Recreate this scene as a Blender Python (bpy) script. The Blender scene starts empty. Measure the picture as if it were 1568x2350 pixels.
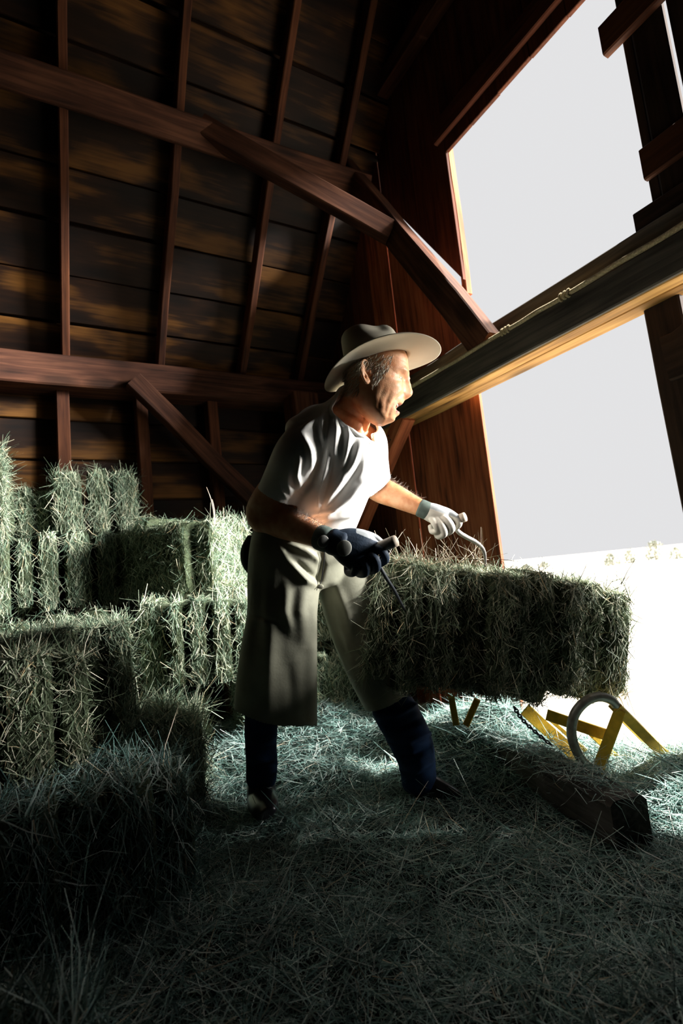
import bpy, bmesh, math, random
import numpy as np
from mathutils import Vector, Matrix, noise as mnoise

C = bpy.context.scene.collection
random.seed(7)
rng = np.random.default_rng(7)

# ------------------------------------------------------------------ camera
IMG_W, IMG_H, FOC = 1568.0, 2350.0, 1208.0
CX, CY = IMG_W / 2, IMG_H / 2
def unit(v):
    v = np.array(v, float)
    return v / np.linalg.norm(v)
AY = unit((-684, 218, FOC))                     # world +Y (along the gable wall) in camera axes
AZ = np.array((-984, -9675, FOC), float)
AZ = unit(AZ - AY * np.dot(AZ, AY))
AX = unit(np.cross(AY, AZ))
R = np.array([AX, AY, AZ])                      # world = R @ cam(x right, y down, z forward)
EYE = np.array([0.0, 0.0, 0.83])
cam_d = bpy.data.cameras.new('camera')
cam = bpy.data.objects.new('camera', cam_d)
C.objects.link(cam)
cm = Matrix.Identity(4)
for i in range(3):
    cm[i][0] = R[i, 0]; cm[i][1] = -R[i, 1]; cm[i][2] = -R[i, 2]; cm[i][3] = EYE[i]
cam.matrix_world = cm
cam_d.sensor_fit = 'AUTO'
cam_d.sensor_width = 36.0
cam_d.lens = FOC / IMG_H * 36.0
cam_d.clip_start = 0.05
cam_d.clip_end = 2000
cam_d.dof.use_dof = True
cam_d.dof.focus_distance = 1.72
cam_d.dof.aperture_fstop = 3.2
bpy.context.scene.camera = cam

# ------------------------------------------------------------------ world, sun, exposure
SC = bpy.context.scene
world = bpy.data.worlds.new('world')
SC.world = world
world.use_nodes = True
wb = world.node_tree.nodes['Background']
wb.inputs[0].default_value = (0.985, 0.985, 1.0, 1)
wb.inputs[1].default_value = 0.68
def sun_lamp(name, energy, colour, angle, towards):
    d = bpy.data.lights.new(name, 'SUN')
    d.energy = energy; d.color = colour; d.angle = math.radians(angle)
    o = bpy.data.objects.new(name, d); C.objects.link(o)
    o.rotation_euler = Vector(towards).to_track_quat('Z', 'Y').to_euler()
    o.location = Vector(towards) * 12
    return o
sun_lamp('sun', 11.0, (1.0, 0.96, 0.88), 1.0, (0.28, -0.17, 0.94))                 # high sun on the field and the sill
sun_lamp('low_fill_sun', 28.0, (1.0, 0.97, 0.92), 20.0, (0.77, -0.54, 0.20))    # added second sun, broad low fill on the man and bales
vs = SC.view_settings
SC.display_settings.display_device = 'sRGB'
vs.view_transform = 'Standard'
vs.look = 'None'
vs.exposure = 0.2
vs.gamma = 1.0
vs.use_curve_mapping = False
SC.cycles.max_bounces = 8
SC.cycles.diffuse_bounces = 5

# ------------------------------------------------------------------ helpers
def ray(px, py):
    return R @ np.array([(px - CX) / FOC, (py - CY) / FOC, 1.0])
def at(px, py, d):
    return EYE + ray(px, py) * d
def on_y(px, py, y):
    r = ray(px, py); return EYE + r * (y - EYE[1]) / r[1]
def on_x(px, py, x):
    r = ray(px, py); return EYE + r * (x - EYE[0]) / r[0]
def on_z(px, py, z):
    r = ray(px, py); return EYE + r * (z - EYE[2]) / r[2]
def project(P):
    c = (np.asarray(P) - EYE) @ R
    return np.stack([CX + FOC * c[..., 0] / c[..., 2], CY + FOC * c[..., 1] / c[..., 2], c[..., 2]], -1)

def parent_loc(p):
    l = Vector((0, 0, 0))
    while p is not None:
        l += p.location; p = p.parent
    return l
def link(o, parent=None):
    """parents hold a location only; a child keeps its place in the world"""
    C.objects.link(o)
    if parent is not None:
        o.location = Vector(o.location) - parent_loc(parent)
        o.parent = parent
    return o
def obj_np(name, V, F, mat, parent=None, smooth=False):
    """mesh object from vertex array and face list (all tris, all quads or mixed); world coordinates"""
    me = bpy.data.meshes.new(name)
    V = np.asarray(V, dtype=np.float32)
    if isinstance(F, np.ndarray):
        n, k = F.shape
        me.vertices.add(len(V)); me.vertices.foreach_set('co', V.ravel())
        me.loops.add(n * k); me.loops.foreach_set('vertex_index', F.astype(np.int32).ravel())
        me.polygons.add(n)
        me.polygons.foreach_set('loop_start', np.arange(0, n * k, k, dtype=np.int32))
        me.update(calc_edges=True)
    else:
        me.from_pydata([tuple(map(float, v)) for v in V], [], F)
        me.update()
    if smooth:
        me.polygons.foreach_set('use_smooth', np.ones(len(me.polygons), dtype=bool))
    if mat is not None:
        me.materials.append(mat)
    o = bpy.data.objects.new(name, me)
    return link(o, parent)
def empty(name, loc=(0, 0, 0), parent=None):
    o = bpy.data.objects.new(name, None)
    o.location = tuple(map(float, loc))
    o.empty_display_size = 0.1
    return link(o, parent)
def tag(o, label=None, cat=None, group=None, kind=None):
    if label: o['label'] = label
    if cat: o['category'] = cat
    if group: o['group'] = group
    if kind: o['kind'] = kind
    return o

def frame_from(p0, p1, hint):
    d = unit(np.asarray(p1) - np.asarray(p0))
    h = np.asarray(hint, float)
    u = unit(h - d * np.dot(h, d))
    return d, u, np.cross(d, u)
def timber(name, p0, p1, hint, wu, wv, mat, parent=None, seg=4, wob=0.003, cham=0.006, u_c=0.0, v_c=0.0):
    """sawn timber from p0 to p1; section wu (along hint) x wv; chamfered, a little out of true"""
    p0 = np.asarray(p0, float); p1 = np.asarray(p1, float)
    d, u, v = frame_from(p0, p1, hint)
    c = min(cham, wu * .3, wv * .3)
    a, b = wu / 2, wv / 2
    sec = [(-a + c, -b), (a - c, -b), (a, -b + c), (a, b - c), (a - c, b), (-a + c, b), (-a, b - c), (-a, -b + c)]
    V = []; F = []
    for i in range(seg + 1):
        t = i / seg
        o = p0 + (p1 - p0) * t + u * (u_c + rng.normal(0, wob)) + v * (v_c + rng.normal(0, wob))
        for s in sec:
            V.append(o + u * s[0] + v * s[1])
    n = 8
    for i in range(seg):
        for k in range(n):
            F.append((i * n + k, i * n + (k + 1) % n, (i + 1) * n + (k + 1) % n, (i + 1) * n + k))
    F.append(tuple(reversed(range(n)))); F.append(tuple(range(seg * n, seg * n + n)))
    return local(name, V, F, mat, parent, d, u, v, p0)
def local(name, V, F, mat, parent, d, u, v, p0, smooth=False):
    """store vertices in a frame whose X runs along the piece, so grain follows it"""
    M = np.array([d, u, v])
    L = (np.asarray(V) - p0) @ M.T
    me = bpy.data.meshes.new(name)
    me.from_pydata([tuple(map(float, q)) for q in L], [], F); me.update()
    if smooth:
        me.polygons.foreach_set('use_smooth', np.ones(len(me.polygons), dtype=bool))
    if mat is not None: me.materials.append(mat)
    o = bpy.data.objects.new(name, me)
    C.objects.link(o)
    mw = Matrix.Identity(4)
    for i in range(3):
        mw[i][0] = d[i]; mw[i][1] = u[i]; mw[i][2] = v[i]; mw[i][3] = p0[i]
    if parent is not None:
        o.parent = parent
        mw = Matrix.Translation(-Vector(parent_loc(parent))) @ mw
    o.matrix_basis = mw
    return o
def prism(name, poly, axis, a0, a1, mat, parent=None, grain=1):
    """polygon in the two axes other than `axis`, extruded from a0 to a1"""
    oth = [i for i in range(3) if i != axis]
    n = len(poly); V = []
    for a in (a0, a1):
        for q in poly:
            p = [0, 0, 0]; p[axis] = a; p[oth[0]] = q[0]; p[oth[1]] = q[1]
            V.append(p)
    F = [tuple(range(n)), tuple(range(2 * n - 1, n - 1, -1))]
    for k in range(n):
        F.append((k, k + n, (k + 1) % n + n, (k + 1) % n))
    V = np.array(V, float)
    p0 = V.mean(0)
    d = np.zeros(3); d[oth[grain]] = 1
    u = np.zeros(3); u[oth[1 - grain]] = 1
    v = np.cross(d, u)
    bm = bmesh.new()
    o = local(name, V, F, mat, parent, d, u, v, p0)
    bm.from_mesh(o.data)
    bmesh.ops.recalc_face_normals(bm, faces=bm.faces)
    bmesh.ops.bevel(bm, geom=list(bm.edges), offset=min(.003, abs(a1 - a0) * .2), segments=1, affect='EDGES')
    bm.to_mesh(o.data); bm.free()
    return o

# ------------------------------------------------------------------ materials
def nmat(name):
    m = bpy.data.materials.new(name); m.use_nodes = True
    nt = m.node_tree
    return m, nt, nt.nodes['Principled BSDF']
def ramp(nt, stops, interp='LINEAR'):
    r = nt.nodes.new('ShaderNodeValToRGB')
    r.color_ramp.interpolation = interp
    e = r.color_ramp.elements
    while len(e) < len(stops): e.new(0.5)
    for k, (p, c) in enumerate(stops):
        e[k].position = p; e[k].color = (*c, 1)
    return r
def wood(name, dark, mid, light, scale=1.0, grain=.55, blot=1.6, rough=0.75, knots=True, bump=0.35, patch=None, spec=0.25):
    m, nt, b = nmat(name)
    N = nt.nodes; Lk = nt.links
    tc = N.new('ShaderNodeTexCoord'); oi = N.new('ShaderNodeObjectInfo')
    add = N.new('ShaderNodeVectorMath'); add.operation = 'ADD'
    mul = N.new('ShaderNodeVectorMath'); mul.operation = 'SCALE'
    cmb = N.new('ShaderNodeCombineXYZ')
    mm = N.new('ShaderNodeMath'); mm.operation = 'MULTIPLY'; mm.inputs[1].default_value = 37.0
    Lk.new(oi.outputs['Random'], mm.inputs[0])
    for k in range(3): Lk.new(mm.outputs[0], cmb.inputs[k])
    Lk.new(tc.outputs['Object'], add.inputs[0]); Lk.new(cmb.outputs[0], add.inputs[1])
    mp = N.new('ShaderNodeMapping'); mp.inputs['Scale'].default_value = (1.2 * scale, 22 * scale, 22 * scale)
    Lk.new(add.outputs[0], mp.inputs[0])
    n1 = N.new('ShaderNodeTexNoise'); n1.inputs['Scale'].default_value = 2.2; n1.inputs['Detail'].default_value = 8; n1.inputs['Distortion'].default_value = 0.6
    Lk.new(mp.outputs[0], n1.inputs['Vector'])
    mp2 = N.new('ShaderNodeMapping'); mp2.inputs['Scale'].default_value = (1.5, 4.5, 4.5)
    Lk.new(add.outputs[0], mp2.inputs[0])
    n2 = N.new('ShaderNodeTexNoise'); n2.inputs['Scale'].default_value = blot; n2.inputs['Detail'].default_value = 3
    Lk.new(mp2.outputs[0], n2.inputs['Vector'])
    mix = N.new('ShaderNodeMath'); mix.operation = 'MULTIPLY_ADD'; mix.inputs[1].default_value = grain
    m2 = N.new('ShaderNodeMath'); m2.operation = 'MULTIPLY'; m2.inputs[1].default_value = 1.05 - grain
    Lk.new(n2.outputs['Fac'], m2.inputs[0])
    Lk.new(n1.outputs['Fac'], mix.inputs[0]); Lk.new(m2.outputs[0], mix.inputs[2])
    r = ramp(nt, [(0.36, dark), (0.52, mid), (0.68, light)])
    Lk.new(mix.outputs[0], r.inputs[0])
    out = r.outputs[0]
    if knots:
        mp3 = N.new('ShaderNodeMapping'); mp3.inputs['Scale'].default_value = (2.2, 5.5, 5.5)
        Lk.new(add.outputs[0], mp3.inputs[0])
        vo = N.new('ShaderNodeTexVoronoi'); vo.inputs['Scale'].default_value = 1.0
        Lk.new(mp3.outputs[0], vo.inputs['Vector'])
        rk = ramp(nt, [(0.0, (0.12, 0.12, 0.12)), (0.17, (0.4, 0.4, 0.4)), (0.3, (1, 1, 1))])
        Lk.new(vo.outputs['Distance'], rk.inputs[0])
        mx = N.new('ShaderNodeMix'); mx.data_type = 'RGBA'; mx.blend_type = 'MULTIPLY'; mx.inputs[0].default_value = 0.85
        Lk.new(out, mx.inputs[6]); Lk.new(rk.outputs[0], mx.inputs[7]); out = mx.outputs[2]
    # every piece a little different in tone
    hs = N.new('ShaderNodeHueSaturation')
    mr = N.new('ShaderNodeMapRange'); mr.inputs[3].default_value = 0.72; mr.inputs[4].default_value = 1.22
    Lk.new(oi.outputs['Random'], mr.inputs[0]); Lk.new(mr.outputs[0], hs.inputs['Value'])
    Lk.new(out, hs.inputs['Color']); out = hs.outputs[0]
    Lk.new(out, b.inputs['Base Color'])
    b.inputs['Roughness'].default_value = rough
    b.inputs['Specular IOR Level'].default_value = spec
    bp = N.new('ShaderNodeBump'); bp.inputs['Strength'].default_value = bump; bp.inputs['Distance'].default_value = 0.006
    Lk.new(mix.outputs[0], bp.inputs['Height']); Lk.new(bp.outputs[0], b.inputs['Normal'])
    return m
def hay(name, cols, rough=0.6, spec=0.3, trans=0.0):
    m, nt, b = nmat(name)
    N = nt.nodes; Lk = nt.links
    g = N.new('ShaderNodeNewGeometry')
    r = ramp(nt, cols)
    Lk.new(g.outputs['Random Per Island'], r.inputs[0])
    tc = N.new('ShaderNodeTexCoord')
    n = N.new('ShaderNodeTexNoise'); n.inputs['Scale'].default_value = 9.0; n.inputs['Detail'].default_value = 3
    Lk.new(tc.outputs['Object'], n.inputs['Vector'])
    mr = N.new('ShaderNodeMapRange'); mr.inputs[1].default_value = .3; mr.inputs[2].default_value = .7; mr.inputs[3].default_value = .7; mr.inputs[4].default_value = 1.25
    Lk.new(n.outputs['Fac'], mr.inputs[0])
    hs = N.new('ShaderNodeHueSaturation')
    Lk.new(r.outputs[0], hs.inputs['Color']); Lk.new(mr.outputs[0], hs.inputs['Value'])
    Lk.new(hs.outputs[0], b.inputs['Base Color'])
    b.inputs['Roughness'].default_value = rough
    b.inputs['Specular IOR Level'].default_value = spec
    return m
def plain(name, col, rough=0.6, spec=0.4, metal=0.0, var=0.12, nscale=30.0, bump=0.0, bscale=200.0):
    m, nt, b = nmat(name)
    N = nt.nodes; Lk = nt.links
    tc = N.new('ShaderNodeTexCoord')
    n = N.new('ShaderNodeTexNoise'); n.inputs['Scale'].default_value = nscale; n.inputs['Detail'].default_value = 5
    Lk.new(tc.outputs['Object'], n.inputs['Vector'])
    lo = tuple(c * (1 - var) for c in col); hi = tuple(min(1, c * (1 + var)) for c in col)
    r = ramp(nt, [(0.3, lo), (0.7, hi)])
    Lk.new(n.outputs['Fac'], r.inputs[0]); Lk.new(r.outputs[0], b.inputs['Base Color'])
    b.inputs['Roughness'].default_value = rough; b.inputs['Metallic'].default_value = metal
    b.inputs['Specular IOR Level'].default_value = spec
    if bump:
        n2 = N.new('ShaderNodeTexNoise'); n2.inputs['Scale'].default_value = bscale; n2.inputs['Detail'].default_value = 3
        Lk.new(tc.outputs['Object'], n2.inputs['Vector'])
        bp = N.new('ShaderNodeBump'); bp.inputs['Strength'].default_value = bump; bp.inputs['Distance'].default_value = 0.003
        Lk.new(n2.outputs['Fac'], bp.inputs['Height']); Lk.new(bp.outputs[0], b.inputs['Normal'])
    return m
M = {}
M['roof'] = wood('roof_board_wood', (.004, .0016, .0008), (.020, .0075, .0027), (.17, .073, .0145), rough=.6, grain=.22, blot=1.1)
M['rafter'] = wood('rafter_wood', (.025, .008, .004), (.085, .028, .012), (.14, .05, .02), knots=False)
M['beam'] = wood('beam_wood', (.022, .008, .0045), (.07, .026, .014), (.14, .057, .03), knots=True, rough=.8)
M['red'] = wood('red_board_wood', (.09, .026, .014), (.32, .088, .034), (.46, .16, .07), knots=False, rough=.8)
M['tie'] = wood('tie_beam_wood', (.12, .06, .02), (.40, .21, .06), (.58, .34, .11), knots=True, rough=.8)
M['grey'] = wood('weathered_timber', (.02, .018, .017), (.055, .05, .045), (.12, .11, .10), knots=False, rough=.85, bump=.9)
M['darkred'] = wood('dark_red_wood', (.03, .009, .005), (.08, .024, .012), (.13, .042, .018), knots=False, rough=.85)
M['tie_shaded'] = wood('shaded_beam_face', (.035, .032, .028), (.085, .078, .066), (.15, .135, .11), knots=False, rough=.85)  # darker grey copy, holds the shade on the tie beam's inner face
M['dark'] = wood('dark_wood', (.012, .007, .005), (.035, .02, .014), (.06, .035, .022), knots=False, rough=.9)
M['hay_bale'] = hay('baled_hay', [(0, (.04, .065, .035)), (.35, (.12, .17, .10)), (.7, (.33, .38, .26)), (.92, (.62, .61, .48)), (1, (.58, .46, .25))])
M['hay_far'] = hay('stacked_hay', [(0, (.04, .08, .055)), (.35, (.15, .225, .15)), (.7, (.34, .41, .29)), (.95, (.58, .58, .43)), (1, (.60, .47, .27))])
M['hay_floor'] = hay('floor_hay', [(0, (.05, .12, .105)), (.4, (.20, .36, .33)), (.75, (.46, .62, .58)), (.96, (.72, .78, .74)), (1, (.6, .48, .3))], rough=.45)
M['straw'] = hay('pale_straw', [(0, (.45, .36, .24)), (.6, (.66, .56, .42)), (1, (.78, .70, .58))])
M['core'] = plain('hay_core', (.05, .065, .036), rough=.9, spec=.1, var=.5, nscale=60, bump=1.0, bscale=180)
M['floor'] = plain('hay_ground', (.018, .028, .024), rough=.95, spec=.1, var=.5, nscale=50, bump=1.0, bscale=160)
# ------------------------------------------------------------------ structure: roof slope
SL = unit((0, -1, 1.27)); NIN = unit((0, -1.27, -1))       # up the slope; inward normal
EAVE = np.array([0, 3.6, 2.32])                            # inner edge of the rafters at the plate
def roof_pt(x, s, out):                                    # s along the slope, out = distance outward from the rafters' inner edge
    return np.array([x, 0, 0]) + EAVE + SL * s - NIN * out
ceiling = tag(empty('ceiling', (0.7, 3.0, 3.0)), kind='structure')
RAFT = [-1.57, -0.99, -0.41, 0.165, 0.745, 1.325, 1.80]
for i in range(10):
    s0 = -0.03 if i == 0 else 0.256 + 0.286 * (i - 1)
    s1 = 0.256 + 0.286 * i
    cuts = [-1.6] + sorted(random.sample([-0.41, 0.165, 0.745, 1.325], 1 if i % 3 else 2)) + [2.12]
    for x0, x1 in zip(cuts, cuts[1:]):
        out = 0.105 + rng.uniform(0, .012)
        p0 = roof_pt(x0 + .002, (s0 + s1) / 2, out + .011); p1 = roof_pt(x1 - .002, (s0 + s1) / 2 + rng.normal(0, .004), out + .011)
        timber('plank', p0, p1, SL, s1 - s0 - rng.uniform(.008, .018), .022, M['roof'], ceiling, seg=3, wob=.003, cham=.004)
for x in RAFT:
    timber('rafter', roof_pt(x, -0.12, .05), roof_pt(x + rng.normal(0, .01), 3.6, .05), (1, 0, 0), .047, .105, M['rafter'], ceiling, seg=6, wob=.003)
def panel(name, quad, thick, mat, parent=None):
    q = np.array(quad, float); n = unit(np.cross(q[1] - q[0], q[3] - q[0]))
    V = np.vstack([q, q + n * thick])
    F = [(3, 2, 1, 0), (4, 5, 6, 7)] + [(k, (k + 1) % 4, (k + 1) % 4 + 4, k + 4) for k in range(4)]
    return obj_np(name, V, F, mat, parent)
YR, ZR = -0.2, 2.42 + 3.8 * 1.27 + .25
panel('roof_deck', [(-4.2, 3.95, 2.42 - .35 * 1.27 + .25), (2.35, 3.95, 2.42 - .35 * 1.27 + .25), (2.35, YR, ZR), (-4.2, YR, ZR)], .03, M['dark'], ceiling)
panel('roof_deck', [(-4.2, YR, ZR), (2.35, YR, ZR), (2.35, -4.3, 2.3), (-4.2, -4.3, 2.3)], .03, M['dark'], ceiling)
timber('purlin', (-2.6, 2.665, 3.43), (1.98, 2.665, 3.43), SL, .155, .11, M['beam'], ceiling, seg=8, wob=.004)

# ------------------------------------------------------------------ structure: low wall under the plate
wall_back = tag(empty('wall_back', (0.7, 3.6, 0)), kind='structure')
for i in range(9):
    z0 = 2.27 - .262 * (i + 1); z1 = z0 + .262
    cuts = [-1.6] + random.sample([-0.41, 0.12, 0.62], 1) + [2.12]
    for x0, x1 in zip(cuts, cuts[1:]):
        timber('plank', (x0 + .002, 3.72 + rng.uniform(0, .012), (z0 + z1) / 2), (x1 - .002, 3.72 + rng.uniform(0, .012), (z0 + z1) / 2), (0, 0, 1), z1 - z0 - rng.uniform(.006, .016), .022, M['roof'], wall_back, seg=3, cham=.004)
panel('backing', [(-4.2, 3.76, -.5), (2.13, 3.76, -.5), (2.13, 3.76, 2.7), (-4.2, 3.76, 2.7)], .02, M['dark'], wall_back)
for x in (-1.6, -1.02, -.43, .135, .61, 1.10):
    timber('stud', (x, 3.65, -.1), (x, 3.65, 2.2), (1, 0, 0), .075, .11, M['rafter'], wall_back, seg=4)
timber('plate_beam', (-2.6, 3.61, 2.272), (2.09, 3.61, 2.272), (0, 0, 1), .2, .22, M['beam'], wall_back, seg=9, wob=.004, cham=.01)
timber('brace', on_y(325, 893, 3.46) + np.array([-.05, 0, .05]), on_y(600, 1171, 3.46) + np.array([.12, 0, -.12]), (0, 1, 0), .09, .115, M['beam'], wall_back, seg=4)
timber('corner_post', (1.72, 3.42, -.1), (1.72, 3.42, 2.2), (1, 0, 0), .2, .2, M['rafter'], wall_back, seg=5)

# ------------------------------------------------------------------ structure: gable wall with the tall hay door
wall_right = tag(empty('wall_right', (2.1, 2.0, 0)), kind='structure')
XG = 2.10
def roof_z(y): return 2.42 + (3.6 - y) * 1.27 + .25 if y > YR else 2.3 + (y + 4.3) * (ZR - 2.3) / (YR + 4.3)
def diag_z(y): return 2.425 + (y - 2.022) * 1.517          # lower ends of the boards above the slit
def post_z(y): return 2.15 + (y - 2.02) * 1.67          # boards below stop behind the canted post
ys = [2.02, 2.33, 2.664, 2.905, 3.17, 3.44, 3.74]
for k, (y0, y1) in enumerate(zip(ys, ys[1:])):
    a, b = y0 + .0005, y1 - .0005
    if k == 2: a = 2.671                                   # the crack that lets daylight through
    t = XG + rng.uniform(0, .01)
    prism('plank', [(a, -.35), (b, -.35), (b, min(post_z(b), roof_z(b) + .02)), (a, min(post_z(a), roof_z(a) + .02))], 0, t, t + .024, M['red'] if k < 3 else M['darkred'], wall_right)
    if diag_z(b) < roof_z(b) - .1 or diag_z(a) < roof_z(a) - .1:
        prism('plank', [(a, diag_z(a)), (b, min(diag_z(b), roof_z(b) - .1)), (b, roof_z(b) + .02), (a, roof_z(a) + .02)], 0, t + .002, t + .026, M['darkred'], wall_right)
cut = [.987 + .207 * k for k in range(6)]; cut[-1] = 2.017
for a, b in zip(cut, cut[1:]):
    t = XG + rng.uniform(0, .01)
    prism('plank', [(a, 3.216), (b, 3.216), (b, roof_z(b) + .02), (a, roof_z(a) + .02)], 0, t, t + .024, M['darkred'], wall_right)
right_cuts = [(.9505, .987), (.832, .9475), (.60, .817), (.42, .597), (.19, .417), (-.3, .187), (-1.2, -.3), (-2.4, -1.2), (-3.4, -2.4), (-4.3, -3.4)]
for a, b in right_cuts:
    t = XG + rng.uniform(0, .008)
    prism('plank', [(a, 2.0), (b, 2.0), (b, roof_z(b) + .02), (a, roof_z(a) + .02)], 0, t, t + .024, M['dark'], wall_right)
    b2 = b + .045 if b > .98 else b
    low = 2.0 if b > .95 or b < .42 else 1.12                # unseen bay beyond post left open for light, half front sized to shade bales
    prism('plank', [(a - .002, -.5), (b2 + .002, -.5), (b2 + .002, low), (a - .002, low)], 0, t + .01, t + .034, M['dark'], wall_right)
# cleats across the boards on the camera's side of the opening
timber('cleat', (2.078, 1.048, 2.91), (2.078, .2, 2.91), (0, 0, 1), .135, .04, M['rafter'], wall_right, seg=3)
timber('cleat', (2.083, .985, 2.30), (2.083, .2, 2.30), (0, 0, 1), .13, .03, M['rafter'], wall_right, seg=3)
timber('cleat', (2.06, 1.03, 2.055), (2.06, .2, 2.055), (0, 0, 1), .12, .06, M['dark'], wall_right, seg=3)
timber('lower_post', (2.06, .96, -.3), (2.06, .985, 1.83), (0, 1, 0), .13, .09, M['dark'], wall_right, seg=5)
timber('cleat', (2.0, .99, 1.50), (2.0, .86, 1.505), (0, 0, 1), .17, .03, M['dark'], wall_right, seg=3)
# header and jamb trim
timber('header_trim', (2.08, .95, 3.35), (2.08, 2.06, 3.35), (0, 0, 1), .13, .032, M['darkred'], wall_right, seg=4)
timber('jamb_trim', (2.15, 2.035, 2.35), (2.15, 2.035, 3.3), (0, 1, 0), .035, .05, M['red'], wall_right, seg=4)
timber('gable_girt', (2.05, 1.2, 4.02), (2.05, 2.6, 4.02), (0, 0, 1), .13, .09, M['beam'], wall_right, seg=4)
# tie beam across the opening: shade coloured into facing and ledge, golden planks behind
timber('shaded_facing', (1.862, 3.5, 1.782), (1.862, .3, 1.782), (0, 0, 1), .134, .024, M['tie_shaded'], wall_right, seg=10, wob=.0015)
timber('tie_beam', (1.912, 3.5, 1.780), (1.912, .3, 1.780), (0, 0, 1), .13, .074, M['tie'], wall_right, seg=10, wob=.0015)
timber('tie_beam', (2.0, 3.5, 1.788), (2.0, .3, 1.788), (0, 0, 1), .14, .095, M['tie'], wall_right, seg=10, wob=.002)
timber('ledge_board', (2.0, 3.5, 1.931), (2.0, .3, 1.931), (0, 0, 1), .142, .05, M['tie_shaded'], wall_right, seg=10, wob=.003)
timber('canted_post', (1.893, 1.655, 1.90), (1.893, 2.735, 3.72), (0, .866, -.5), .15, .085, M['beam'], wall_right, seg=6, v_c=0, u_c=.075)
timber('knee_brace', (.86, 2.655, 3.46), (1.86, 2.30, 2.83), (0, 1, .4), .10, .115, M['beam'], wall_right, seg=5)
timber('brace', (1.90, 2.42, 1.74), (1.90, 3.18, 1.06), (1, 0, 0), .09, .10, M['red'], wall_right, seg=4)
for t in (.14, .17, .2):
    for dy in (-.012, .014):
        p = np.array([1.853, 2.42, 1.74]) + (np.array([1.9, 3.18, 1.06]) - np.array([1.9, 2.42, 1.74])) * (t + rng.normal(0, .008)) + np.array([0, dy * .7, dy])
        timber('nail', p + np.array([.01, 0, 0]), p - np.array([.003, 0, 0]), (0, 0, 1), .009, .009, M['grey'], wall_right, seg=1, wob=0)
# far sides of the barn, behind the camera
wall_front = panel('wall_front', [(2.12, -4.3, -.5), (-4.2, -4.3, -.5), (-4.2, -4.3, 2.6), (2.12, -4.3, 2.6)], .03, M['dark']); tag(wall_front, kind='structure')
wl = obj_np('wall_left', [(-4.2, -4.3, -.5), (-4.2, 3.95, -.5), (-4.2, 3.95, 2.4), (-4.2, YR, ZR), (-4.2, -4.3, 2.4),
                          (-4.23, -4.3, -.5), (-4.23, 3.95, -.5), (-4.23, 3.95, 2.4), (-4.23, YR, ZR), (-4.23, -4.3, 2.4)],
            [(0, 1, 2, 3, 4), (9, 8, 7, 6, 5)] + [(k, k + 5, (k + 1) % 5 + 5, (k + 1) % 5) for k in range(5)], M['dark'])
tag(wl, kind='structure')

# ------------------------------------------------------------------ floor and field
def floor_z(x, y):
    x = np.asarray(x, float); y = np.asarray(y, float)
    z = .018 * np.sin(3.1 * x + 1.3 * y) + .016 * np.sin(5.3 * y - 2.1 * x + 1) + .010 * np.sin(11 * x + 7 * y) + .008 * np.sin(17 * y - 9 * x)
    def mound(cx, cy, sx, sy, h): return h * np.exp(-((x - cx) / sx) ** 2 - ((y - cy) / sy) ** 2)
    z = z + mound(1.72, 2.05, .25, .25, .09) + mound(1.70, 1.80, .20, .17, .15) + mound(1.95, 1.1, .3, .35, .07) + mound(.35, 2.35, .45, .3, .05) + mound(1.25, 2.75, .4, .35, .12) + mound(1.0, .55, .5, .4, .05)
    z = z - .6 * np.clip((x - 2.12) / .5, 0, 1) ** 1.0
    return z
gx = np.linspace(-1.6, 2.55, 110); gy = np.linspace(-.6, 3.76, 110)
GX, GY = np.meshgrid(gx, gy, indexing='ij')
GZ = floor_z(GX, GY) - .012
V = np.stack([GX, GY, GZ], -1).reshape(-1, 3)
I = np.arange(110 * 110).reshape(110, 110)
F = np.stack([I[:-1, :-1], I[1:, :-1], I[1:, 1:], I[:-1, 1:]], -1).reshape(-1, 4)
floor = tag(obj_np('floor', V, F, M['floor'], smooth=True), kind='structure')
panel('subfloor', [(-4.2, -4.3, -.2), (2.12, -4.3, -.2), (2.12, 3.9, -.2), (-4.2, 3.9, -.2)], -.05, M['dark'], tag(empty('floor_slab', (0, 0, -.2)), kind='structure'))
m, nt, b = nmat('stubble_field')
tc = nt.nodes.new('ShaderNodeTexCoord'); n1 = nt.nodes.new('ShaderNodeTexNoise'); n1.inputs['Scale'].default_value = .55; n1.inputs['Detail'].default_value = 9
mp = nt.nodes.new('ShaderNodeMapping'); mp.inputs['Scale'].default_value = (1.0, 2.2, 1)
nt.links.new(tc.outputs['Object'], mp.inputs[0]); nt.links.new(mp.outputs[0], n1.inputs['Vector'])
r = ramp(nt, [(.34, (.38, .29, .22)), (.47, (.74, .66, .55)), (.65, (.84, .79, .70))])
nt.links.new(n1.outputs['Fac'], r.inputs[0]); nt.links.new(r.outputs[0], b.inputs['Base Color'])
b.inputs['Roughness'].default_value = .95; b.inputs['Specular IOR Level'].default_value = .05
M['field'] = m
field = obj_np('ground_field', [(2.1, -300, -.55), (600, -300, -.55), (600, 500, -.55), (2.1, 500, -.55)], [(0, 1, 2, 3)], M['field'])
tag(field, kind='structure')
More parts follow.
